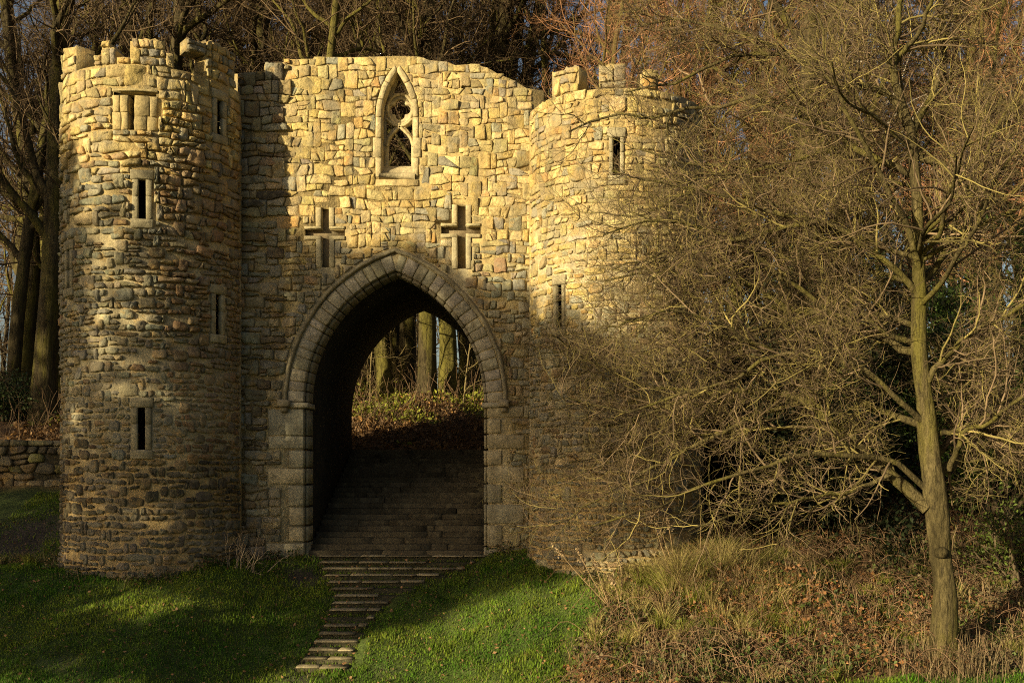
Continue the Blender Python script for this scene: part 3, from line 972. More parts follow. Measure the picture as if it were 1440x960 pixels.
# ---------------------------------------------------------------- lawn grass
def in_view(x, y, m=0.4):
    d = y + 20
    px = 757 + 1500 * x / d
    return (px > -40) & (px < 1480) & (660 + (1.6 - ground(x, y)) * 1500 / d < 985)
def off_castle(x, y):
    a = (x - LC[0]) ** 2 + (y - LC[1]) ** 2 > (TR + 0.05) ** 2
    b = (x - RC[0]) ** 2 + (y - RC[1]) ** 2 > (TR + 0.05) ** 2
    return a & b & ~((x > -5.8) & (x < 0.1) & (y > -0.03) & (y < 5))
rg = np.random.default_rng(71)
N = 330000
x = rg.uniform(-11, 7, N); y = rg.uniform(-5.9, 3.5, N)
k = in_view(x, y) & off_castle(x, y) & ~steps_mask(x, y, -0.03) & (rg.random(N) < lawn(x, y) * (1 - 0.9 * bald(x, y)))
on_ = steps_mask(x, y, 0.0)
k |= on_ & (rg.random(N) < 0.55) & in_view(x, y) & (y < -0.15)
x, y = x[k], y[k]; n = len(x)
z = np.where(steps_mask(x, y, 0.15), np.where(steps_mask(x, y, 0.0), line(y) - .03, np.where(steps_mask(x, y, 0.15), np.minimum(ground(x, y), line(y) + .02), ground(x, y))), ground(x, y))
tuft = 0.5 + 0.5 * vnoise(np.stack([x, y], -1), 17, 2.2)
hgt = 0.042 * rg.uniform(0.45, 1.5, n) * (0.80 + 0.7 * np.clip(tuft, 0, 1) + 1.1 * np.clip(vnoise(np.stack([x, y], -1), 18, 4.5) - .55, 0, 1))
edge_t = np.clip(1 - np.abs(np.hypot(x - LC[0], y - LC[1]) - TR - 0.12) / 0.25, 0, 1)
hgt *= 1 + 1.6 * edge_t * rg.random(n)
th = rg.uniform(0, 6.283, n); wd = rg.uniform(0.004, 0.008, n); ln = hgt * rg.uniform(0.1, 0.8, n)
tx, ty = np.cos(th), np.sin(th)
b0 = np.stack([x, y, z - 0.006], 1)
sd = np.stack([-ty, tx, 0 * x], 1) * wd[:, None]
mid = b0 + np.stack([tx * ln * 0.35, ty * ln * 0.35, hgt * 0.62], 1); tip = b0 + np.stack([tx * ln, ty * ln, hgt], 1)
V = np.stack([b0 - sd, b0 + sd, mid + sd * 0.7, mid - sd * 0.7, tip], 1)
b = np.arange(n)[:, None] * 5
pt = np.stack([x, y], 1)
yel = np.clip(.5 + .6 * vnoise(pt, 19, 1.7) + .3 * vnoise(pt, 20, 6), 0, 1)[:, None]
c = (np.array((.078, .172, .013)) * (1 - yel) + np.array((.185, .24, .024)) * yel) * rg.uniform(0.6, 1.4, (n, 1))
dry = rg.random(n) < 0.08; c[dry] = np.array((.22, .18, .07)) * rg.uniform(.6, 1.2, (dry.sum(), 1))
mb = MB(); mb.add(V.reshape(-1, 3), [b + np.array([0, 1, 2, 3]), b + np.array([3, 2, 4])], np.repeat(c, 5, 0))
# fallen leaves lying in the grass
nl = 2600
x = rg.uniform(-11, 1.5, nl); y = rg.uniform(-5, 2, nl); k = in_view(x, y) & off_castle(x, y) & (lawn(x, y) > .4); x, y = x[k], y[k]
lf = MB(); cards(lf, rg, np.stack([x, y, ground(x, y) + 0.045], 1), rg.uniform(.02, .075, len(x)), np.array((.24, .13, .06)) * rg.uniform(.5, 1.5, (len(x), 1)), 0.7, 0.6)
tag(mb.build('grass', M_GRASS), 'short green lawn grass on the slope before the castle', 'grass', kind='stuff')
tag(lf.build('fallen_leaves', M_LEAF), 'small brown leaves scattered over the green lawn', 'leaves', kind='stuff')

# ---------------------------------------------------------------- the rough on the right
rg = np.random.default_rng(81)
def rough_pts(n, y0=-5.6, y1=2.5, x0=-0.2, x1=10):
    x = rg.uniform(x0, x1, n); y = rg.uniform(y0, y1, n)
    k = in_view(x, y) & off_castle(x, y) & (rg.random(n) > lawn(x, y) ** 0.5) & (rg.random(n) < .35 + .65 * sm(-.5, .5, vnoise(np.stack([x, y], -1), 27, 2.4)))
    return x[k], y[k]
def mound(x, y):
    p = np.stack([x, y], -1)
    m = 0.17 + 0.16 * vnoise(p, 23, 1.3) + 0.22 * np.exp(-((x - 3.2) / 1.3) ** 2 - ((y + 2.2) / 1.0) ** 2)
    return np.clip(m, 0.05, 0.6) * (0.4 + 0.6 * sm(-0.2, 1.2, x - 0.6 + 0.15 * y))
br = MB()
# leaf litter and bramble leaves
x, y = rough_pts(90000); n = len(x)
h = mound(x, y) * rg.random(n) ** 0.7
p2 = np.stack([x, y], -1)
red = vnoise(p2, 29, 0.9) + 0.8 * np.exp(-((x - 4.6) / 1.2) ** 2 - ((y + 3.2) / .6) ** 2) * 2
cl = np.where((red > 0.25)[:, None], np.array((.24, .115, .045)), np.array((.13, .10, .05))) * rg.uniform(.25, 1.5, (n, 1))
gr = (rg.random(n) < 0.22 + 0.3 * (vnoise(p2, 31, 1.3) > .35) + .35 * ((y < -4.1) & (x > 1.0) & (x < 5)))
cl[gr] = np.array((.075, .10, .022)) * rg.uniform(.45, 1.3, (gr.sum(), 1))
cards(br, rg, np.stack([x, y, ground(x, y) + 0.01 + h], 1), rg.uniform(.03, .10, n), cl, 0.65, 0.25)
tag(br.build('undergrowth', M_LEAF), 'brown bramble leaves and leaf litter in the rough below the bare tree', 'undergrowth', kind='stuff')
# dry stems
st = MB()
x, y = rough_pts(17000); n = len(x)
hh = (0.12 + mound(x, y) * 1.15) * rg.uniform(.5, 1.35, n)
b0 = np.stack([x, y, ground(x, y) - 0.02], 1); d = nrm(np.stack([rg.normal(0, .22, n), rg.normal(0, .22, n), np.ones(n)], 1))
pts = [b0]
for k in range(3):
    pts.append(pts[-1] + d * (hh / 3)[:, None]); d = nrm(d + rg.normal(0, .17, (n, 3)))
ribbons(st, rg, np.stack(pts, 1), rg.uniform(.0025, .005, n)[:, None] * np.array([1, .9, .7, .4]), np.array((.21, .145, .08)) * rg.uniform(.45, 1.4, (n, 1)))
# arching bramble canes
x, y = rough_pts(2600); n = len(x)
L = rg.uniform(.5, 1.4, n); az = rg.uniform(0, 6.28, n)
pts = []
for t in np.linspace(0, 1, 7):
    pts.append(np.stack([x + np.cos(az) * L * t * .8, y + np.sin(az) * L * t * .8, ground(x, y) + L * (1.5 * t - 1.45 * t * t) * .75], 1))
tubes(st, np.stack(pts, 1) + rg.normal(0, .015, (n, 7, 3)), np.full((n, 7), .0045), 3, np.array((.17, .10, .06)) * rg.uniform(.5, 1.5, (n, 1)))
tag(st.build('dry_stems', M_TWIG), 'dead brown stems and bramble canes standing in the rough', 'stems', kind='stuff')
# tall pale grass in the sunny patch
tg = MB()
nc = 280
cx = np.concatenate([rg.normal(2.9, 1.1, nc * 3 // 5), rg.uniform(.6, 9, nc * 2 // 5)]); cy = np.concatenate([rg.normal(-2.2, .8, nc * 3 // 5), rg.uniform(-5.0, -.4, nc * 2 // 5)])
k = off_castle(cx, cy) & (lawn(cx, cy) < .35) & in_view(cx, cy); cx, cy = cx[k], cy[k]
cx = np.concatenate([cx, rg.uniform(-10.2, -9.0, 14)]); cy = np.concatenate([cy, rg.uniform(-.7, .2, 14)])
for x0, y0 in zip(cx, cy):
    n = int(rg.uniform(60, 170)); core = math.exp(-((x0 - 3.0) / 1.3) ** 2 - ((y0 + 2.2) / 1.0) ** 2)
    az = rg.uniform(0, 6.28, n); rr = np.abs(rg.normal(0, .09, n))
    x, y = x0 + np.cos(az) * rr, y0 + np.sin(az) * rr
    hh = rg.uniform(.45, 1.1, n) * (.24 + .50 * core) * rg.uniform(.75, 1.25); ln = hh * rg.uniform(.15, .8, n)
    pts = [np.stack([x + np.cos(az) * ln * t * t, y + np.sin(az) * ln * t * t, ground(x, y) - .01 + hh * (1.3 * t - .38 * t * t)], 1) for t in (0, .4, .75, 1)]
    base_c = np.array((.38, .31, .12)) if rg.random() < .35 + .25 * core else (np.array((.19, .20, .035)) if rg.random() < .7 else np.array((.22, .15, .08)))
    ribbons(tg, rg, np.stack(pts, 1), np.full((n, 1), .0042) * np.array([1, .9, .6, .15]), base_c * rg.uniform(.55, 1.3, (n, 1)))
# stems crowding the foot of the bare tree
n = 520
x = 5.87 + rg.normal(0, .42, n); y = -4.9 + rg.normal(0, .25, n); hh = rg.uniform(.15, .6, n)
b0 = np.stack([x, y, ground(x, y) - .02], 1); d = nrm(np.stack([rg.normal(0, .12, n), rg.normal(0, .12, n), np.ones(n)], 1)); pts = [b0]
for k in range(3): pts.append(pts[-1] + d * (hh / 3)[:, None]); d = nrm(d + rg.normal(0, .12, (n, 3)))
ribbons(tg, rg, np.stack(pts, 1), np.full((n, 1), .0045) * np.array([1, .9, .7, .3]), np.array((.24, .175, .095)) * rg.uniform(.5, 1.35, (n, 1)))
tag(tg.build('tall_grass', M_GRASS), 'tussocks of tall yellow green grass in the sunlit rough', 'grass', kind='stuff')

# weeds along the foot of the masonry
wd_ = MB()
n = 1500
th = rg.uniform(-1.9, 1.5, n); rr = TR + .10 + np.abs(rg.normal(0, .16, n))
x = LC[0] + rr * np.sin(th); y = LC[1] - rr * np.cos(th)
x2 = rg.uniform(-5.4, -4.35, 500); y2 = -.05 - np.abs(rg.normal(0, .13, 500)); x3 = rg.uniform(-1.05, .3, 400); y3 = -.05 - np.abs(rg.normal(0, .15, 400))
x = np.concatenate([x, x2, x3]); y = np.concatenate([y, y2, y3])
k = off_castle(x, y) & (vnoise(np.stack([x, y], -1), 61, 3.0) > .05); x, y = x[k], y[k]; n = len(x)
cards(wd_, rg, np.stack([x, y, ground(x, y) + rg.random(n) ** 1.5 * .2], 1), rg.uniform(.03, .085, n), np.where((rg.random(n) < .6)[:, None], np.array((.06, .09, .02)), np.array((.17, .11, .05))) * rg.uniform(.5, 1.4, (n, 1)), .6, .2)
n = 260
j = rg.integers(0, len(x), n); b0 = np.stack([x[j], y[j], ground(x[j], y[j]) - .02], 1); d = nrm(np.stack([rg.normal(0, .25, n), rg.normal(0, .25, n), np.ones(n)], 1)); hh = rg.uniform(.1, .4, n); pts = [b0]
for q_ in range(3): pts.append(pts[-1] + d * (hh / 3)[:, None]); d = nrm(d + rg.normal(0, .2, (n, 3)))
ribbons(wd_, rg, np.stack(pts, 1), np.full((n, 1), .004) * np.array([1, .9, .7, .3]), np.array((.22, .165, .09)) * rg.uniform(.5, 1.3, (n, 1)))
tag(wd_.build('weeds', M_LEAF), 'weeds and dead stalks along the foot of the castle walls', 'weeds', kind='stuff')

# dead flower spikes at the edge of the lawn
def spike_plant(px, py, dist, stems, label):
    b = W(px, py, dist); b[2] = float(ground(b[0], b[1]))
    root = empty('dead_flower_spike', b); tag(root, label, 'dead plant', 'dead flower spikes at the edge of the lawn')
    for (tx_, ty_) in stems:
        tp = W(tx_, ty_, dist + rg.uniform(-.2, .2))
        m = MB(); mid_ = (b + tp) / 2 + rg.normal(0, .03, 3)
        p = catmull([b, mid_, tp], 9); tubes(m, p[None], np.linspace(.010, .006, 9)[None], 5, (.25, .17, .09)); m.build('stem', M_TWIG, root)
        d = nrm(tp - mid_); t = rg.random(70) ** .8; q = tp - d * (t * .22)[:, None] + rg.normal(0, 1, (70, 3)) * (.012 + .02 * t)[:, None]
        m = MB(); cards(m, rg, q, rg.uniform(.025, .05, 70), np.array((.36, .26, .15)) * rg.uniform(.6, 1.3, (70, 1)), .7); tag(m.build('seed_head', M_LEAF, root), kind='stuff')
spike_plant(858, 828, 17.4, [(777, 765), (811, 770), (834, 778)], 'three pale withered flower spikes leaning left over the dark lawn')
spike_plant(872, 835, 17.3, [(856, 806), (871, 778)], 'pair of short withered flower spikes nearest the sunlit grass edge')
spike_plant(950, 790, 17.9, [(914, 715), (925, 735), (938, 725)], 'cluster of withered rust brown flower spikes under the low branches')
spike_plant(985, 740, 18.0, [(982, 655)], 'tall single withered flower spike standing before the dark hollow')
# ---------------------------------------------------------------- the bare tree in front
rg = np.random.default_rng(91)
TB = W(1330, 925, 15.4); TB[2] = float(ground(TB[0], TB[1])) - 0.1
tree = empty('bare_tree', TB)
tag(tree, 'large bare spreading tree with mossy trunk growing in the rough on the right', 'tree')
BARK = np.array((.095, .076, .036)); 
D0 = 15.4
def limb_px(pts, d0, d1, w0, w1, n=16, wig=0.03):
    """pts in photograph pixels, distance from d0 to d1, width in pixels"""
    k = np.linspace(0, 1, len(pts))
    p = np.array([W(a, b, d0 + (d1 - d0) * t) for (a, b), t in zip(pts, k)])
    p[0] = W(pts[0][0], pts[0][1], D0 if abs(d0 - D0) < .35 else d0)
    c = catmull(p, n)
    c[1:-1] += rg.normal(0, wig, (n - 2, 3)) * np.linspace(0.3, 1, n - 2)[:, None]
    r = np.linspace(w0, w1, n) * 0.5 * np.linspace(d0, d1, n) / 1500
    return c, r
tr_pts = [(1331, 960), (1329, 900), (1328, 830), (1322, 770), (1317, 715), (1310, 660), (1304, 600), (1298, 545), (1293, 490), (1292, 440), (1292, 390), (1291, 330), (1289, 270), (1284, 215), (1281, 182)]
tw_ = [66, 46, 38, 37, 40, 37, 35, 31, 28, 27, 24, 21, 19, 18, 16]
c = catmull([W(a, b, D0) for a, b in tr_pts], 120)
r = np.interp(np.linspace(0, 1, 120), np.linspace(0, 1, len(tw_)), tw_) * .5 * D0 / 1500 * .78
mb = MB(); tubes(mb, c[None], r[None], 32, BARK)
v = mb.v[0].reshape(120, 32, 3); ctr = c[:, None, :]
dsp = 0.06 * vnoise(v * np.array([1, 1, .25]), 5, 14.0) + 0.05 * vnoise(v * np.array([1, 1, .4]), 8, 7.0) + 0.06 * vnoise(v, 6, 2.5)
mb.v[0] = (ctr + (v - ctr) * (1 + dsp[..., None])).reshape(-1, 3)
# the knot on the trunk
kp = W(1326, 777, D0 - 0.17)
kq = np.array([[kp[0], kp[1] + .10, kp[2]], [kp[0], kp[1] + .02, kp[2]], [kp[0] - .004, kp[1] - .03, kp[2] + .004], [kp[0] - .01, kp[1] - .045, kp[2]], [kp[0] - .01, kp[1] - .02, kp[2] - .005]])
tubes(mb, kq[None], np.array([[.10, .085, .065, .045, .02]]), 10, BARK * .8)
trunk = mb.build('trunk', M_BARK, tree, smooth=True)
LIMBS = [
    ([(1305, 715), (1280, 690), (1250, 665), (1220, 638), (1177, 603), (1131, 563), (1070, 550), (1000, 553), (930, 575), (850, 600)], 15.4, 16.2, 20, 3),
    ([(1303, 500), (1275, 492), (1247, 478), (1208, 461), (1170, 440), (1108, 434), (1062, 405), (1000, 395), (930, 380), (850, 395)], 15.4, 16.6, 13, 2.5),
    ([(1177, 603), (1140, 560), (1093, 500), (1050, 480), (1010, 450), (950, 440), (880, 450)], 15.9, 14.8, 9, 2.5),
    ([(1275, 176), (1252, 137), (1219, 122), (1177, 118), (1147, 99), (1117, 84), (1069, 77), (1000, 90), (940, 120), (880, 130)], 15.4, 16.2, 11, 2.5),
    ([(1290, 250), (1256, 232), (1222, 221), (1196, 202), (1162, 178), (1121, 161), (1060, 140), (990, 150), (920, 170), (850, 165), (800, 185)], 15.4, 16.8, 11, 2.5),
    ([(1281, 182), (1262, 130), (1257, 90), (1262, 50), (1266, -20), (1268, -90)], 15.4, 15.2, 14, 5),
    ([(1257, 92), (1276, 66), (1296, 40), (1306, 5), (1306, -60)], 15.4, 14.6, 8, 4),
    ([(1254, 100), (1244, 70), (1234, 40), (1228, 0), (1215, -60)], 15.4, 16.2, 8, 4),
    ([(1284, 186), (1296, 158), (1320, 116), (1328, 72), (1325, 30), (1322, -40)], 15.4, 15.8, 11, 4),
    ([(1335, 660), (1346, 632), (1360, 604), (1395, 590), (1440, 560), (1500, 520)], 15.4, 14.4, 9, 4),
    ([(1322, 610), (1350, 606), (1390, 606), (1440, 608), (1500, 620)], 15.4, 14.8, 8, 4),
    ([(1318, 665), (1350, 646), (1390, 628), (1440, 600), (1500, 590)], 15.5, 17.0, 17, 6),
    ([(1292, 222), (1320, 228), (1348, 246), (1387, 212), (1417, 162), (1440, 138), (1490, 80)], 15.4, 15.0, 10, 4),
    ([(1292, 400), (1320, 370), (1345, 310), (1365, 250), (1390, 150), (1400, 60), (1410, -40)], 15.5, 16.2, 10, 4),
    ([(1298, 545), (1330, 500), (1370, 470), (1420, 440), (1490, 400)], 15.3, 14.6, 10, 4),
    ([(1305, 600), (1260, 560), (1215, 520), (1150, 500), (1090, 500), (1016, 538), (950, 553), (880, 580), (800, 560)], 15.2, 15.4, 9, 2.5),
    ([(1292, 420), (1260, 380), (1210, 340), (1150, 310), (1080, 300), (1000, 270), (930, 260), (860, 240)], 15.3, 15.6, 10, 2.5),
    ([(1290, 330), (1250, 300), (1200, 270), (1140, 260), (1060, 230), (980, 230), (900, 210)], 15.5, 16.9, 9, 2.5),
    ([(1305, 690), (1260, 650), (1200, 640), (1130, 640), (1060, 660), (980, 690), (900, 720), (830, 740)], 15.3, 15.4, 9, 2.5),
    ([(1250, 668), (1200, 690), (1140, 700), (1060, 720), (980, 740)], 15.5, 14.7, 7, 2.5),
    ([(1108, 434), (1060, 470), (1000, 500), (940, 520), (870, 520), (810, 530)], 16.2, 16.9, 7, 2),
    ([(1292, 390), (1280, 330), (1240, 250), (1200, 180), (1170, 100), (1150, 20)], 15.3, 14.6, 10, 3),
    ([(1177, 603), (1100, 600), (1000, 610), (900, 630), (800, 650)], 15.9, 16.6, 7, 2),
    ([(1131, 563), (1050, 590), (950, 640), (860, 690), (780, 735)], 16.0, 15.7, 7, 2),
    ([(1108, 434), (1000, 430), (900, 450), (820, 470)], 16.0, 16.7, 7, 2),
    ([(1000, 553), (900, 540), (820, 500), (775, 470)], 16.2, 16.8, 5, 2),
    ([(1196, 202), (1100, 230), (1000, 260), (900, 300), (830, 300)], 16.0, 16.7, 7, 2),
    ([(1147, 99), (1050, 50), (960, 30), (880, 40)], 15.8, 16.6, 7, 2),
    ([(1150, 310), (1060, 330), (960, 350), (860, 380)], 15.5, 16.0, 7, 2),
    ([(1170, 440), (1100, 390), (1040, 340), (980, 320), (910, 310), (850, 330)], 15.9, 15.5, 7, 2),
]
limbs = []
for pts, d0, d1, w0, w1 in LIMBS:
    limbs.append(limb_px(pts, d0, d1, w0, w1))
# limbs that leave the trunk towards and away from the viewer
for k in range(16):
    i = int(rg.uniform(44, 114)); b = c[i]
    az = rg.uniform(0, 6.283); L = rg.uniform(2.2, 3.8) * (1 - .3 * (i > 90))
    d = nrm(np.array([math.cos(az) - .25, math.sin(az), .45]))
    if d[1] < -.6: L *= .75
    pts = [b]
    for s_ in range(5):
        pts.append(pts[-1] + d * L / 5); d = nrm(d + rg.normal(0, .22, 3) + np.array([0, 0, -.02]))
    limbs.append((catmull(pts, 16), np.linspace(r[i] * .42, .010, 16)))
def twig_col(n):
    base = np.where((rg.random(n) < .38)[:, None], np.array((.185, .15, .052)), np.array((.135, .095, .057)))
    return base * rg.uniform(.3, 1.5, (n, 1))
for p, rr in limbs:
    mb = MB(); tubes(mb, p[None], rr[None], 9, BARK * rg.uniform(.85, 1.2)); mb.build('limb', M_BARK, tree, smooth=True)
LP = np.stack([p for p, _ in limbs]); LR = np.stack([q for _, q in limbs])
crown = MB()
def not_in_castle(P):
    e_ = P[:, -1]
    a = np.hypot(e_[:, 0] - RC[0], e_[:, 1] - RC[1]) > TR + .12
    return a & (e_[:, 1] < 6) & (e_[:, 1] > -9.2) & ((e_[:, 1] < -.1) | (e_[:, 0] > .2)) & (e_[:, 2] > ground(e_[:, 0], e_[:, 1]) + .1)
def keep(P, Q, dropf=.35):
    k = not_in_castle(P)
    m_ = P.mean(1); tx = np.interp(m_[:, 2], c[:, 2], c[:, 0]); ty = np.interp(m_[:, 2], c[:, 2], c[:, 1])
    sight = (tx - 0) / (ty + 20); px_ = m_[:, 0] / (m_[:, 1] + 20)
    front = (m_[:, 1] < ty - .12) & (np.abs(px_ - sight) < .022)
    k &= ~(front & (rg.random(len(P)) < .8)) & ~((m_[:, 1] < -5.3) & (rg.random(len(P)) < dropf))
    return P[k], Q[k]
P2, R2 = keep(*spawn(rg, LP, LR, 17, .12, 1.0, (.8, 2.0), (28, 70), 9, .20, .03, .6, .35, .018, .35))
tubes(crown, P2, R2, 5, twig_col(len(P2)))
P3, R3 = keep(*spawn(rg, P2, R2, 8, .12, 1.0, (.40, 1.0), (30, 75), 7, .27, .03, .7, .4, .0095, .3))
tubes(crown, P3, R3, 3, twig_col(len(P3)))
P4, R4 = keep(*spawn(rg, P3, R3, 6, .15, 1.0, (.16, .46), (30, 75), 3, .32, .03, .75, .5, .0058, .2))
def thin(P, Q, p_):
    k = ~((P.mean(1)[:, 2] < 1.9) & (P.mean(1)[:, 0] < 5.6) & (P.mean(1)[:, 0] > 1.6) & (rg.random(len(P)) < p_)); return P[k], Q[k]
P4, R4 = thin(P4, R4, .5)
tubes(crown, P4, R4, 3, twig_col(len(P4)))
P5, R5 = keep(*spawn(rg, P4, R4, 2, .25, 1.0, (.08, .24), (30, 75), 2, .3, .05, .8, .6, .0040))
P5, R5 = thin(P5, R5, .5)
tubes(crown, P5, R5, 3, twig_col(len(P5)))
print('hero twigs', len(P2), len(P3), len(P4), len(P5))
tag(crown.build('crown', M_TWIG, tree), kind='stuff')

# ---------------------------------------------------------------- woodland trees behind: five built, the rest copied
def make_tree(seed, H, r0, lean, first, nl, fine, name, label, bark, twig, mat=None, group='woodland trees behind the castle', mossy=True, limb_len=(.18, .34), ang=(35, 75)):
    g = np.random.default_rng(seed)
    root = empty(name, (0, 0, 0)); tag(root, label, 'tree', group)
    pts = [np.zeros(3)]; d = nrm(np.array([lean, g.normal(0, .05), 1.0]))
    for k in range(9):
        pts.append(pts[-1] + d * H / 9); d = nrm(d + g.normal(0, .075, 3) * np.array([1, 1, .2]) + np.array([0, 0, .06]))
    p = catmull(pts, 36); p[0, 2] = -.4
    rr = r0 * (np.linspace(1, .12, 36) ** .85); rr[:3] *= [1.35, 1.18, 1.06]
    m = MB(); tubes(m, p[None], rr[None], 12, bark)
    v = m.v[0].reshape(36, 12, 3); c_ = p[:, None, :]
    m.v[0] = (c_ + (v - c_) * (1 + .12 * vnoise(v * np.array([1, 1, .3]), seed, 4)[..., None])).reshape(-1, 3)
    P1, R1 = spawn(g, p[None], rr[None], nl, first, .98, (H * limb_len[0], H * limb_len[1]), ang, 12, .16, .06, .55, .16, .16, .45)
    tubes(m, P1, R1, 7, bark * .95)
    m.build('trunk', mat or M_BARK, root, smooth=True)
    tw = MB()
    col = lambda n: twig * g.uniform(.5, 1.5, (n, 1))
    P2, R2 = spawn(g, P1, R1, fine[0], .15, 1.0, (H * .06, H * .15), (30, 70), 7, .2, .05, .5, .3, .03, .3)
    tubes(tw, P2, R2, 4, col(len(P2)))
    P3, R3 = spawn(g, P2, R2, fine[1], .15, 1.0, (H * .022, H * .06), (30, 70), 5, .25, .04, .6, .4, .012, .3)
    tubes(tw, P3, R3, 3, col(len(P3)))
    if fine[2]:
        P4, R4 = spawn(g, P3, R3, fine[2], .2, 1.0, (H * .012, H * .03), (30, 65), 3, .25, .04, .7, .5, .0075)
        tubes(tw, P4, R4, 3, col(len(P4)))
    tag(tw.build('crown', M_TWIG, root), kind='stuff')
    return root
def copy_tree(src):
    o = src.copy(); COL.objects.link(o)
    for ch in list(src.children):
        c_ = ch.copy(); COL.objects.link(c_); c_.parent = o
    return o
bk = np.array((.066, .052, .028)); tg_ = np.array((.105, .07, .038))
P_TREES = [
    make_tree(1, 19, .30, .05, .25, 24, (10, 7, 2), 'woodland_tree', 'w', bk, tg_),
    make_tree(2, 21, .36, -.06, .30, 22, (10, 7, 2), 'woodland_tree', 'w', bk * 1.1, tg_ * 1.05),
    make_tree(3, 17, .22, .10, .20, 26, (10, 7, 2), 'woodland_tree', 'w', np.array((.125, .108, .03)), tg_ * 1.15),
    make_tree(4, 20, .27, -.10, .18, 26, (10, 7, 2), 'woodland_tree', 'w', np.array((.115, .098, .03)), tg_ * 1.1),
    make_tree(5, 22, .42, .02, .22, 26, (10, 7, 2), 'woodland_tree', 'w', bk * 1.1, tg_),
]
used = [False] * 5
def plant(i, px, dist, width, rz, label, sink=0.0, group='woodland trees behind the castle'):
    src = P_TREES[i]
    o = src if not used[i] else copy_tree(src)
    used[i] = True
    x = (px - 757) / 1500 * dist; y = dist - 20
    base_w = [.30, .36, .22, .27, .42][i] * 2
    s_ = width * dist / 1500 / base_w
    o.location = (x, y, float(ground(x, y)) - .1 - sink)
    o.rotation_euler = (0, 0, rz); o.scale = (s_, s_, min(max(s_, .85), 1.3))
    o['label'] = label; o['group'] = group
    return o
WT = 'woodland trees behind the castle'
named = [
    (4, 62, 27.5, 36, 2.2, 'thick forked mossy tree close to the left edge behind the low wall'),
    (0, 18, 29, 20, 0.5, 'dark slender tree at the far left edge of the wood'),
    (2, 82, 33, 20, 4.0, 'slim dark tree just left of the left round tower'),
    (1, 255, 30, 34, 1.0, 'dark tree rising above the battlements of the left round tower'),
    (3, 395, 28.5, 22, 3.2, 'leaning mossy tree above the left end of the flat wall'),
    (0, 485, 31, 24, 5.1, 'upright mossy tree above the flat wall left of its small window'),
    (4, 598, 30.0, 25, 0.9, 'thick trunk seen through the archway and again above the window of the flat wall'),
    (2, 632, 31, 25, 1.1, 'bright mossy trunk right of the middle of the view through the archway'),
    (3, 543, 31, 22, 5.5, 'mossy trunk at the left of the view through the archway'),
    (0, 664, 36, 16, 2.9, 'slim trunk at the right of the view through the archway'),
    (1, 845, 33, 30, 4.4, 'tree rising behind the russet twigs over the right round tower'),
    (4, 1148, 26.5, 42, 3.9, 'broad dark trunk half hidden behind the crown of the bare tree'),
]
for i, px, d, w_, rz, lb in named:
    plant(i, px, d, w_, rz, lb)
rg = np.random.default_rng(101)
more = []
for k in range(80):
    for _ in range(30):
        d = rg.uniform(30, 62) if k < 62 else rg.uniform(33, 42); px = rg.uniform(-120, 1540) if k < 62 else rg.uniform(95, 760)
        if all(abs(px - q[0]) * d / 1500 > 1.1 or abs(d - q[1]) > 3 for q in more) and all(abs(px - q[1]) > 12 or abs(d - q[2]) > 4 for q in named):
            break
    more.append((px, d))
for px, d in more:
    plant(int(rg.integers(5)), px, d, rg.uniform(.35, .8) * 1500 / d, rg.uniform(0, 6.28), 'bare brown tree standing deep in the wood behind the castle')
# birches with pale trunks
bir = make_tree(7, 15, .085, -.28, .3, 14, (8, 6, 2), 'birch_tree', 'leaning birch with white trunk behind the upper left of the bare tree', np.array((.42, .37, .31)), np.array((.15, .085, .05)), M_BIRCH, 'birches behind the bare tree')
bir.location = W(1150, 560, 31); bir.location.z = float(ground(bir.location.x, bir.location.y)); bir.scale = (1, 1, 1)
b2 = copy_tree(bir); b2['label'] = 'leaning birch with white trunk just left of the top of the bare tree'
b2.location = W(1290, 560, 30); b2.location.z = float(ground(b2.location.x, b2.location.y)); b2.rotation_euler = (0, 0, .4)
# russet, finely twigged trees over the right tower and at the right edge
def russet(px, d, s_, rz, label, first=False, src=[None]):
    if src[0] is None:
        src[0] = make_tree(9, 11, .15, .0, .12, 30, (11, 9, 2), 'russet_tree', label, np.array((.16, .10, .05)), np.array((.27, .135, .07)), None, 'russet twigged trees', limb_len=(.30, .50), ang=(30, 70))
        o = src[0]
    else:
        o = copy_tree(src[0])
    x, y = (px - 757) / 1500 * d, d - 20
    o.location = (x, y, float(ground(x, y)) - .1); o.scale = (s_,) * 3; o.rotation_euler = (0, 0, rz); o['label'] = label
russet(820, 27.0, 1.12, 0.3, 'tree with a dense haze of russet twigs behind the right round tower')
russet(940, 28.5, 1.2, 2.3, 'tree with a dense haze of russet twigs right of the right round tower')
russet(1120, 30, 1.3, 4.0, 'russet twigged tree behind the middle of the bare tree')
russet(1390, 27, 1.3, 5.2, 'russet twigged tree at the upper right edge of the picture')
russet(1270, 31, 1.35, 1.2, 'russet twigged tree straight behind the top of the bare tree')
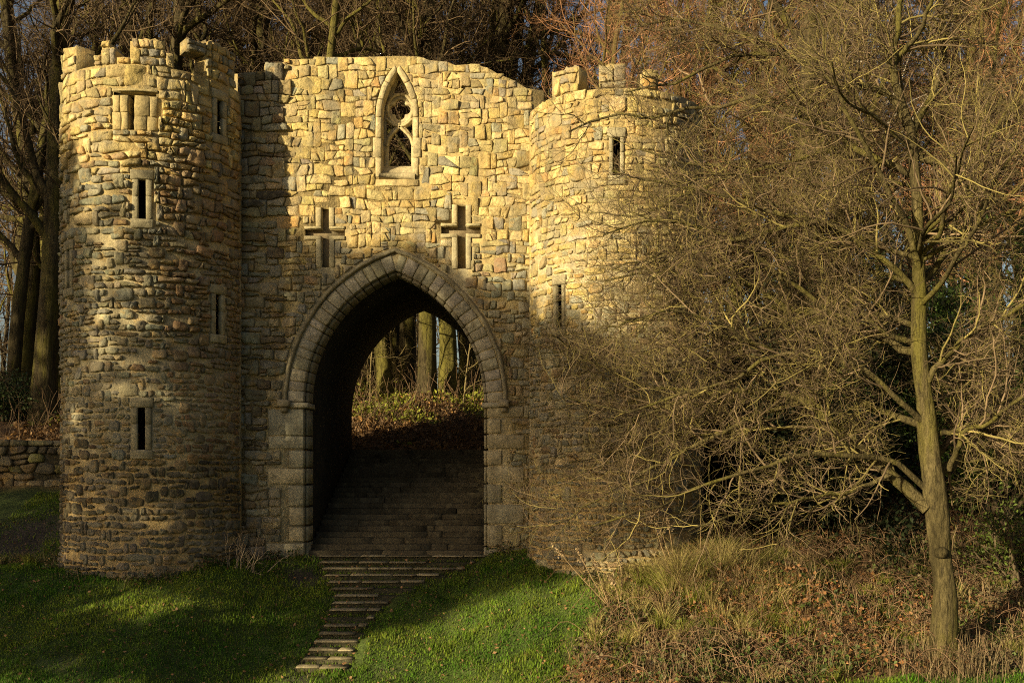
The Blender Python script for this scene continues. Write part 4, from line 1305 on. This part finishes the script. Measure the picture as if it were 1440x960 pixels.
# the wood beyond, one mass
g = np.random.default_rng(111)
dw = MB()
n = 260
x = g.uniform(-62, 62, n); y = g.uniform(44, 80, n)
H = g.uniform(16, 24, n)
base = np.stack([x, y, ground(x, y) - .3], 1); d = nrm(np.stack([g.normal(0, .07, n), g.normal(0, .07, n), np.ones(n)], 1))
P1 = np.stack([base + d * (H * t)[:, None] + g.normal(0, .15, (n, 3)) * t for t in np.linspace(0, 1, 9)], 1); R1 = g.uniform(.15, .32, n)[:, None] * np.linspace(1, .15, 9)
tubes(dw, P1, R1, 6, bk * g.uniform(.6, 1.2, (n, 1)))
P2, R2 = spawn(g, P1, R1, 12, .15, 1, (2.5, 6), (35, 75), 6, .18, .06, .45, .2, .08, .4); tubes(dw, P2, R2, 3, bk * g.uniform(.6, 1.2, (len(P2), 1)))
P3, R3 = spawn(g, P2, R2, 7, .15, 1, (.8, 2.4), (30, 70), 3, .22, .05, .5, .4, .03, .3); tubes(dw, P3, R3, 3, tg_ * g.uniform(.6, 1.4, (len(P3), 1)))
tag(dw.build('distant_wood', M_TWIG), 'mass of bare trees deep in the wood behind the castle', 'wood', kind='stuff')

# ---------------------------------------------------------------- woodland floor plants behind
rg = np.random.default_rng(121)
uw = MB()
n = 42000
x = rg.uniform(-13, 12, n); y = rg.uniform(4.6, 13, n)
p2 = np.stack([x, y], -1)
hh = np.clip(.25 + .25 * vnoise(p2, 41, .9), .03, .8) * sm(5.4, 6.6, y) * rg.random(n)
k = in_view(x, y) | True
cl = np.where((vnoise(p2, 43, 1.4) + (y - 6.6) * .45 > .1)[:, None], np.array((.21, .22, .03)), np.array((.19, .11, .05))) * rg.uniform(.4, 1.5, (n, 1))
og = rg.random(n) < .15; cl[og] = np.array((.27, .14, .04)) * rg.uniform(.5, 1.3, (og.sum(), 1))
cards(uw, rg, np.stack([x, y, ground(x, y) + .03 + hh], 1), rg.uniform(.06, .16, n), cl, .65, .2)
n = 3600
x = rg.uniform(-13, 12, n); y = rg.uniform(5.3, 13, n)
L = rg.uniform(.4, 1.3, n)
b0 = np.stack([x, y, ground(x, y)], 1); d = nrm(rg.normal(0, 1, (n, 3)) * np.array([.5, .5, .2]) + np.array([0, 0, 1])); pts = [b0]
for s_ in range(4): pts.append(pts[-1] + d * (L / 4)[:, None]); d = nrm(d + rg.normal(0, .25, (n, 3)))
tubes(uw, np.stack(pts, 1), np.full((n, 5), .006), 3, np.array((.16, .10, .055)) * rg.uniform(.5, 1.5, (n, 1)))
tag(uw.build('woodland_undergrowth', M_LEAF), 'brambles ivy and dead stems on the bank behind the archway', 'undergrowth', kind='stuff')

for px_, d_, h_, ln_, lb in ((520, 29.5, 3.4, .5, 'thin bare sapling bending at the left of the view through the archway'), (565, 31, 4.2, -.6, 'thin bare sapling leaning left in the middle of the view through the archway'), (650, 29, 3.6, .7, 'thin bare sapling leaning right at the right of the view through the archway'), (585, 34, 4.6, .2, 'thin upright sapling before the sky gap in the view through the archway')):
    b = W(px_, 560, d_); b[2] = float(ground(b[0], b[1])) - .05
    sp_ = empty('sapling', b); tag(sp_, lb, 'sapling', 'saplings seen through the archway')
    tip_ = b + np.array([ln_, 0, h_]); p = catmull([b, (b + tip_) / 2 + rg.normal(0, .15, 3), tip_], 12)
    m = MB(); tubes(m, p[None], np.linspace(.03, .008, 12)[None], 6, (.15, .115, .05)); m.build('stem', M_TWIG, sp_)
    Q, QR = spawn(rg, p[None], np.linspace(.03, .008, 12)[None], 22, .1, 1, (.5, 1.3), (30, 75), 7, .25, .03, .6, .3, .012)
    m = MB(); tubes(m, Q, QR, 4, np.array((.17, .13, .055)) * rg.uniform(.6, 1.3, (len(Q), 1)))
    Q, QR = spawn(rg, Q, QR, 6, .1, 1, (.15, .5), (30, 75), 5, .25, .03, .7, .4, .007); tubes(m, Q, QR, 3, np.array((.16, .12, .055)) * rg.uniform(.6, 1.3, (len(Q), 1)))
    tag(m.build('crown', M_TWIG, sp_), kind='stuff')

# evergreens behind the bare tree
def evergreen(name, label, ctr, size, n, col, leaf=.09, group=None, seed=0):
    g = np.random.default_rng(seed)
    ctr = np.array(ctr, float); ctr[2] = float(ground(ctr[0], ctr[1]))
    root = empty(name, ctr); tag(root, label, 'bush', group)
    m = MB(); ns = 14
    d = nrm(g.normal(0, .5, (ns, 3)) + np.array([0, 0, 1.3])); L = size[2] * g.uniform(.8, 1.25, ns); pts = [np.repeat(ctr[None], ns, 0) + g.normal(0, .15, (ns, 3)) * np.array([1, 1, 0])]
    for k in range(6): pts.append(pts[-1] + d * (L / 6)[:, None]); d = nrm(d + g.normal(0, .2, (ns, 3)))
    SP = np.stack(pts, 1); SR = np.full((ns, 1), .04) * np.linspace(1, .2, 7); tubes(m, SP, SR, 5, (.10, .075, .045))
    Q, QR = spawn(g, SP, SR, 14, .15, 1, (.4 * size[0], 1.0 * size[0]), (40, 80), 5, .2, .03, .5, .3, .015); tubes(m, Q, QR, 3, (.10, .075, .045))
    m.build('stem', M_TWIG, root)
    j = g.integers(0, len(Q), n); t = g.random(n)[:, None] * 3.99; i = t.astype(int)[:, 0]; f = t - i[:, None]
    pos = Q[j, i] * (1 - f) + Q[j, i + 1] * f + g.normal(0, .13, (n, 3))
    m = MB(); cards(m, g, pos, g.uniform(.6, 1.3, n) * leaf, np.array(col) * g.uniform(.5, 1.6, (n, 1)), .55)
    tag(m.build('foliage', M_LEAF, root), kind='stuff')
HOLLOW_SHADE = (.018, .026, .009)  # near-black leaves hold the hollow's shade; these bushes are added as dark backing
EV = 'dark bushes added as shade behind the bare tree'
evergreen('shade_bush', 'dark bush added as shade filling the hollow right beside the right round tower', W(1045, 700, 22.5), (1.5, 1.3, 3.6), 16000, HOLLOW_SHADE, .12, EV, 1)
evergreen('shade_bush', 'dark bush added as shade in the hollow straight behind the low limbs of the bare tree', W(1140, 700, 23.0), (1.6, 1.3, 4.6), 18000, HOLLOW_SHADE, .12, EV, 2)
evergreen('shade_bush', 'dark bush added as shade in the hollow just left of the trunk of the bare tree', W(1245, 700, 22.5), (1.6, 1.3, 4.2), 18000, HOLLOW_SHADE, .12, EV, 3)
evergreen('shade_bush', 'low dark bush added as shade under the lowest limb of the bare tree', W(1190, 720, 20.4), (1.2, 1.0, 1.9), 9000, HOLLOW_SHADE, .12, EV, 7)
evergreen('shade_bush', 'low dark bush added as shade nearest the foot of the right round tower', W(1085, 725, 20.4), (1.1, 1.0, 1.7), 9000, HOLLOW_SHADE, .12, EV, 8)
evergreen('holly_bush', 'tall green holly bush right of the trunk of the bare tree', W(1405, 680, 20.2), (1.6, 1.4, 5.2), 22000, (.075, .12, .022), .10, None, 4)
evergreen('laurel_bush', 'low yellow green bush at the right edge beside the rough', W(1432, 700, 17.8), (.7, .7, 1.2), 1800, (.09, .125, .022), .08, None, 5)
evergreen('ivy_bush', 'ivy clump in the wood seen at the left edge above the low wall', W(20, 560, 27.5), (.9, .9, .8), 3500, (.04, .06, .015), .09, None, 6)

# bare shrub against the foot of the left tower
g = np.random.default_rng(131)
b = W(345, 790, 19.0); b[2] = float(ground(b[0], b[1])) - .05
sh = empty('bare_shrub', b); tag(sh, 'small leafless shrub in the corner at the foot of the left round tower', 'shrub')
m = MB(); ns = 16
d = nrm(g.normal(0, .35, (ns, 3)) + np.array([0, 0, 1.])); L = g.uniform(.4, 1.0, ns); pts = [b + g.normal(0, .16, (ns, 3)) * np.array([1.4, .3, 0])]
for k in range(6): pts.append(pts[-1] + d * (L / 6)[:, None]); d = nrm(d + g.normal(0, .22, (ns, 3)))
SP = np.stack(pts, 1); tubes(m, SP, np.full((ns, 1), .011) * np.linspace(1, .3, 7), 5, (.24, .19, .13)); m.build('stem', M_TWIG, sh)
Q, QR = spawn(g, SP, np.full((ns, 7), .006), 7, .2, 1, (.1, .3), (30, 70), 4, .2, .03, .8, .4)
m = MB(); tubes(m, Q, QR, 3, (.17, .13, .09)); m.build('twig', M_TWIG, sh)

# ---------------------------------------------------------------- low dry stone wall at the left
g = np.random.default_rng(141)
low = empty('low_stone_wall', (-11.5, 4.2, 1.2)); tag(low, 'low dark mossy dry stone wall left of the castle', 'wall')
fl = lambda uv, h: np.stack([np.asarray(uv)[:, 0], 4.0 - np.broadcast_to(h, len(uv)), np.asarray(uv)[:, 1]], 1)
m = MB(); block(m, rect(-16, -8.6, .3, 2.12), -0.02, .45, .005, fl, (.05, .045, .03)); m.build('wall_core', M_STONE, low)
for poly in rubble(g, -13.4, -8.6, .75, 2.12, lambda u, v: (.36, .2), (), .02):
    V, F = stone_geo(g, poly, .06, fl, 1.1, .22); mm = MB(); mm.add(V, F, pick(g, PAL_LOW + [(2, (.16, .16, .06))])); mm.build('stone', M_STONE, low, origin=V[-1])
x = -13.5
while x < -8.7:
    w_ = g.uniform(.35, .6); mm = MB()
    block(mm, rect(x, x + w_ - .015, 2.13, 2.13 + g.uniform(.12, .18)), .07, .5, .03, fl, np.array((.09, .085, .05)) * g.uniform(.7, 1.3), g, .008, 3); mm.build('coping_stone', M_STONE, low); x += w_

# ---------------------------------------------------------------- tall wood behind the viewer, whose shade falls on the castle
g = np.random.default_rng(151)
ra = np.array([math.cos(a_), -math.sin(a_), 0]); ua = np.cross(ra, SUN_D); ua = ua if ua[2] > 0 else -ua
def light_pt(s_, t_, dd): return s_[:, None] * ra + t_[:, None] * ua - dd[:, None] * SUN_D
shade = MB()
CL = [(-7.3, 0.0, 1.3, 2.0), (-5.5, 2.0, 0.95, 3.9), (-5.0, 3.4, 1.1, 2.4), (-4.6, 0.2, 1.4, 2.2), (-3.0, 2.6, 1.5, 2.6), (-3.2, -.2, 1.4, 1.6), (-1.6, 3.0, 1.5, 2.3), (-1.7, .4, 1.4, 1.9),
      (-.2, 2.6, 1.4, 2.2), (-.3, -.2, 1.3, 1.7), (1.1, 2.2, 1.3, 2.2), (1.0, .5, 1.1, 1.2), (2.2, 2.1, 1.1, 1.6), (2.0, 1.1, 1.0, 1.0), (3.1, 1.8, .8, 1.0),
      (-.9, -2.7, 1.1, .8), (-2.6, -2.9, 1.3, .6), (-4.4, -2.5, 1.4, .9), (-6.2, -2.1, 1.4, 1.2), (-.5, -1.5, 1.1, .8), (-2.2, -1.5, 1.3, .5), (-3.8, -1.4, 1.2, .6), (-7.8, -1.2, 1.5, 1.6),
      (-9.3, .2, 1.6, 2.6), (-11.0, .8, 1.8, 2.6), (-13.6, 6.2, 1.6, 2.4), (-16.5, 6.5, 1.8, 2.6), (-15.0, 2.0, 2.2, 3.2), (-11.4, 9.6, 1.3, 2.0), (-14.6, 10.0, 1.5, 2.4), (-18.5, 6.0, 2.0, 4.0), (-18, 12.0, 2.0, 2.4), (-22, 4, 2.2, 4), (-22.5, 10.5, 1.8, 2.6), (-26, 7, 2.4, 4.5)]
for s0, t0, rs, rt in CL:
    n = int((260 if (s0 < -2.4 and -1.2 < t0 < 2.2) else 520) * rs * rt)
    q = nrm(g.normal(size=(n, 3))) * (g.random(n)[:, None] ** .45)
    sx, tx_ = s0 + q[:, 0] * rs, t0 + q[:, 1] * rt
    gap_ = (np.abs(sx + 3.65 + .12 * (tx_ - 4)) < .62) & (tx_ > 1.2) & (g.random(n) < .76)      # a thin place between two crowns
    sx, tx_, q = sx[~gap_], tx_[~gap_], q[~gap_]; n = len(sx)
    pts = light_pt(sx, tx_, 38 + q[:, 2] * 2.5 + g.uniform(-1, 1))
    cards(shade, g, pts, g.uniform(.18, .42, n), np.array((.03, .05, .015)) * g.uniform(.6, 1.4, (n, 1)), .7)
for s0, t0, rs, rt in CL[::2]:
    p = light_pt(np.array([s0]), np.array([t0 + rt]), np.array([38.]))[0]
    zg = float(ground(p[0], p[1]))
    if s0 > -.4:      # crowns on long limbs of the tree beside them
        e1 = light_pt(np.array([-.8]), np.array([t0 - .6]), np.array([38.]))[0]; e0 = light_pt(np.array([s0]), np.array([t0]), np.array([38.]))[0]
        tubes(shade, np.stack([e1 + (e0 - e1) * k_ for k_ in np.linspace(0, 1, 5)])[None], np.linspace(.1, .03, 5)[None], 6, (.12, .08, .05)); continue
    if t0 < -1.3: continue
    q = np.stack([np.array([p[0], p[1], z_]) + g.normal(0, .05, 3) for z_ in np.linspace(zg - .5, p[2], 9)])
    tubes(shade, q[None], np.linspace(.22, .05, 9)[None], 6, (.12, .08, .05))
tag(shade.build('wood_behind_viewer', M_LEAF), 'tall dense evergreens behind the viewer that shade the lower castle', 'wood', kind='stuff')
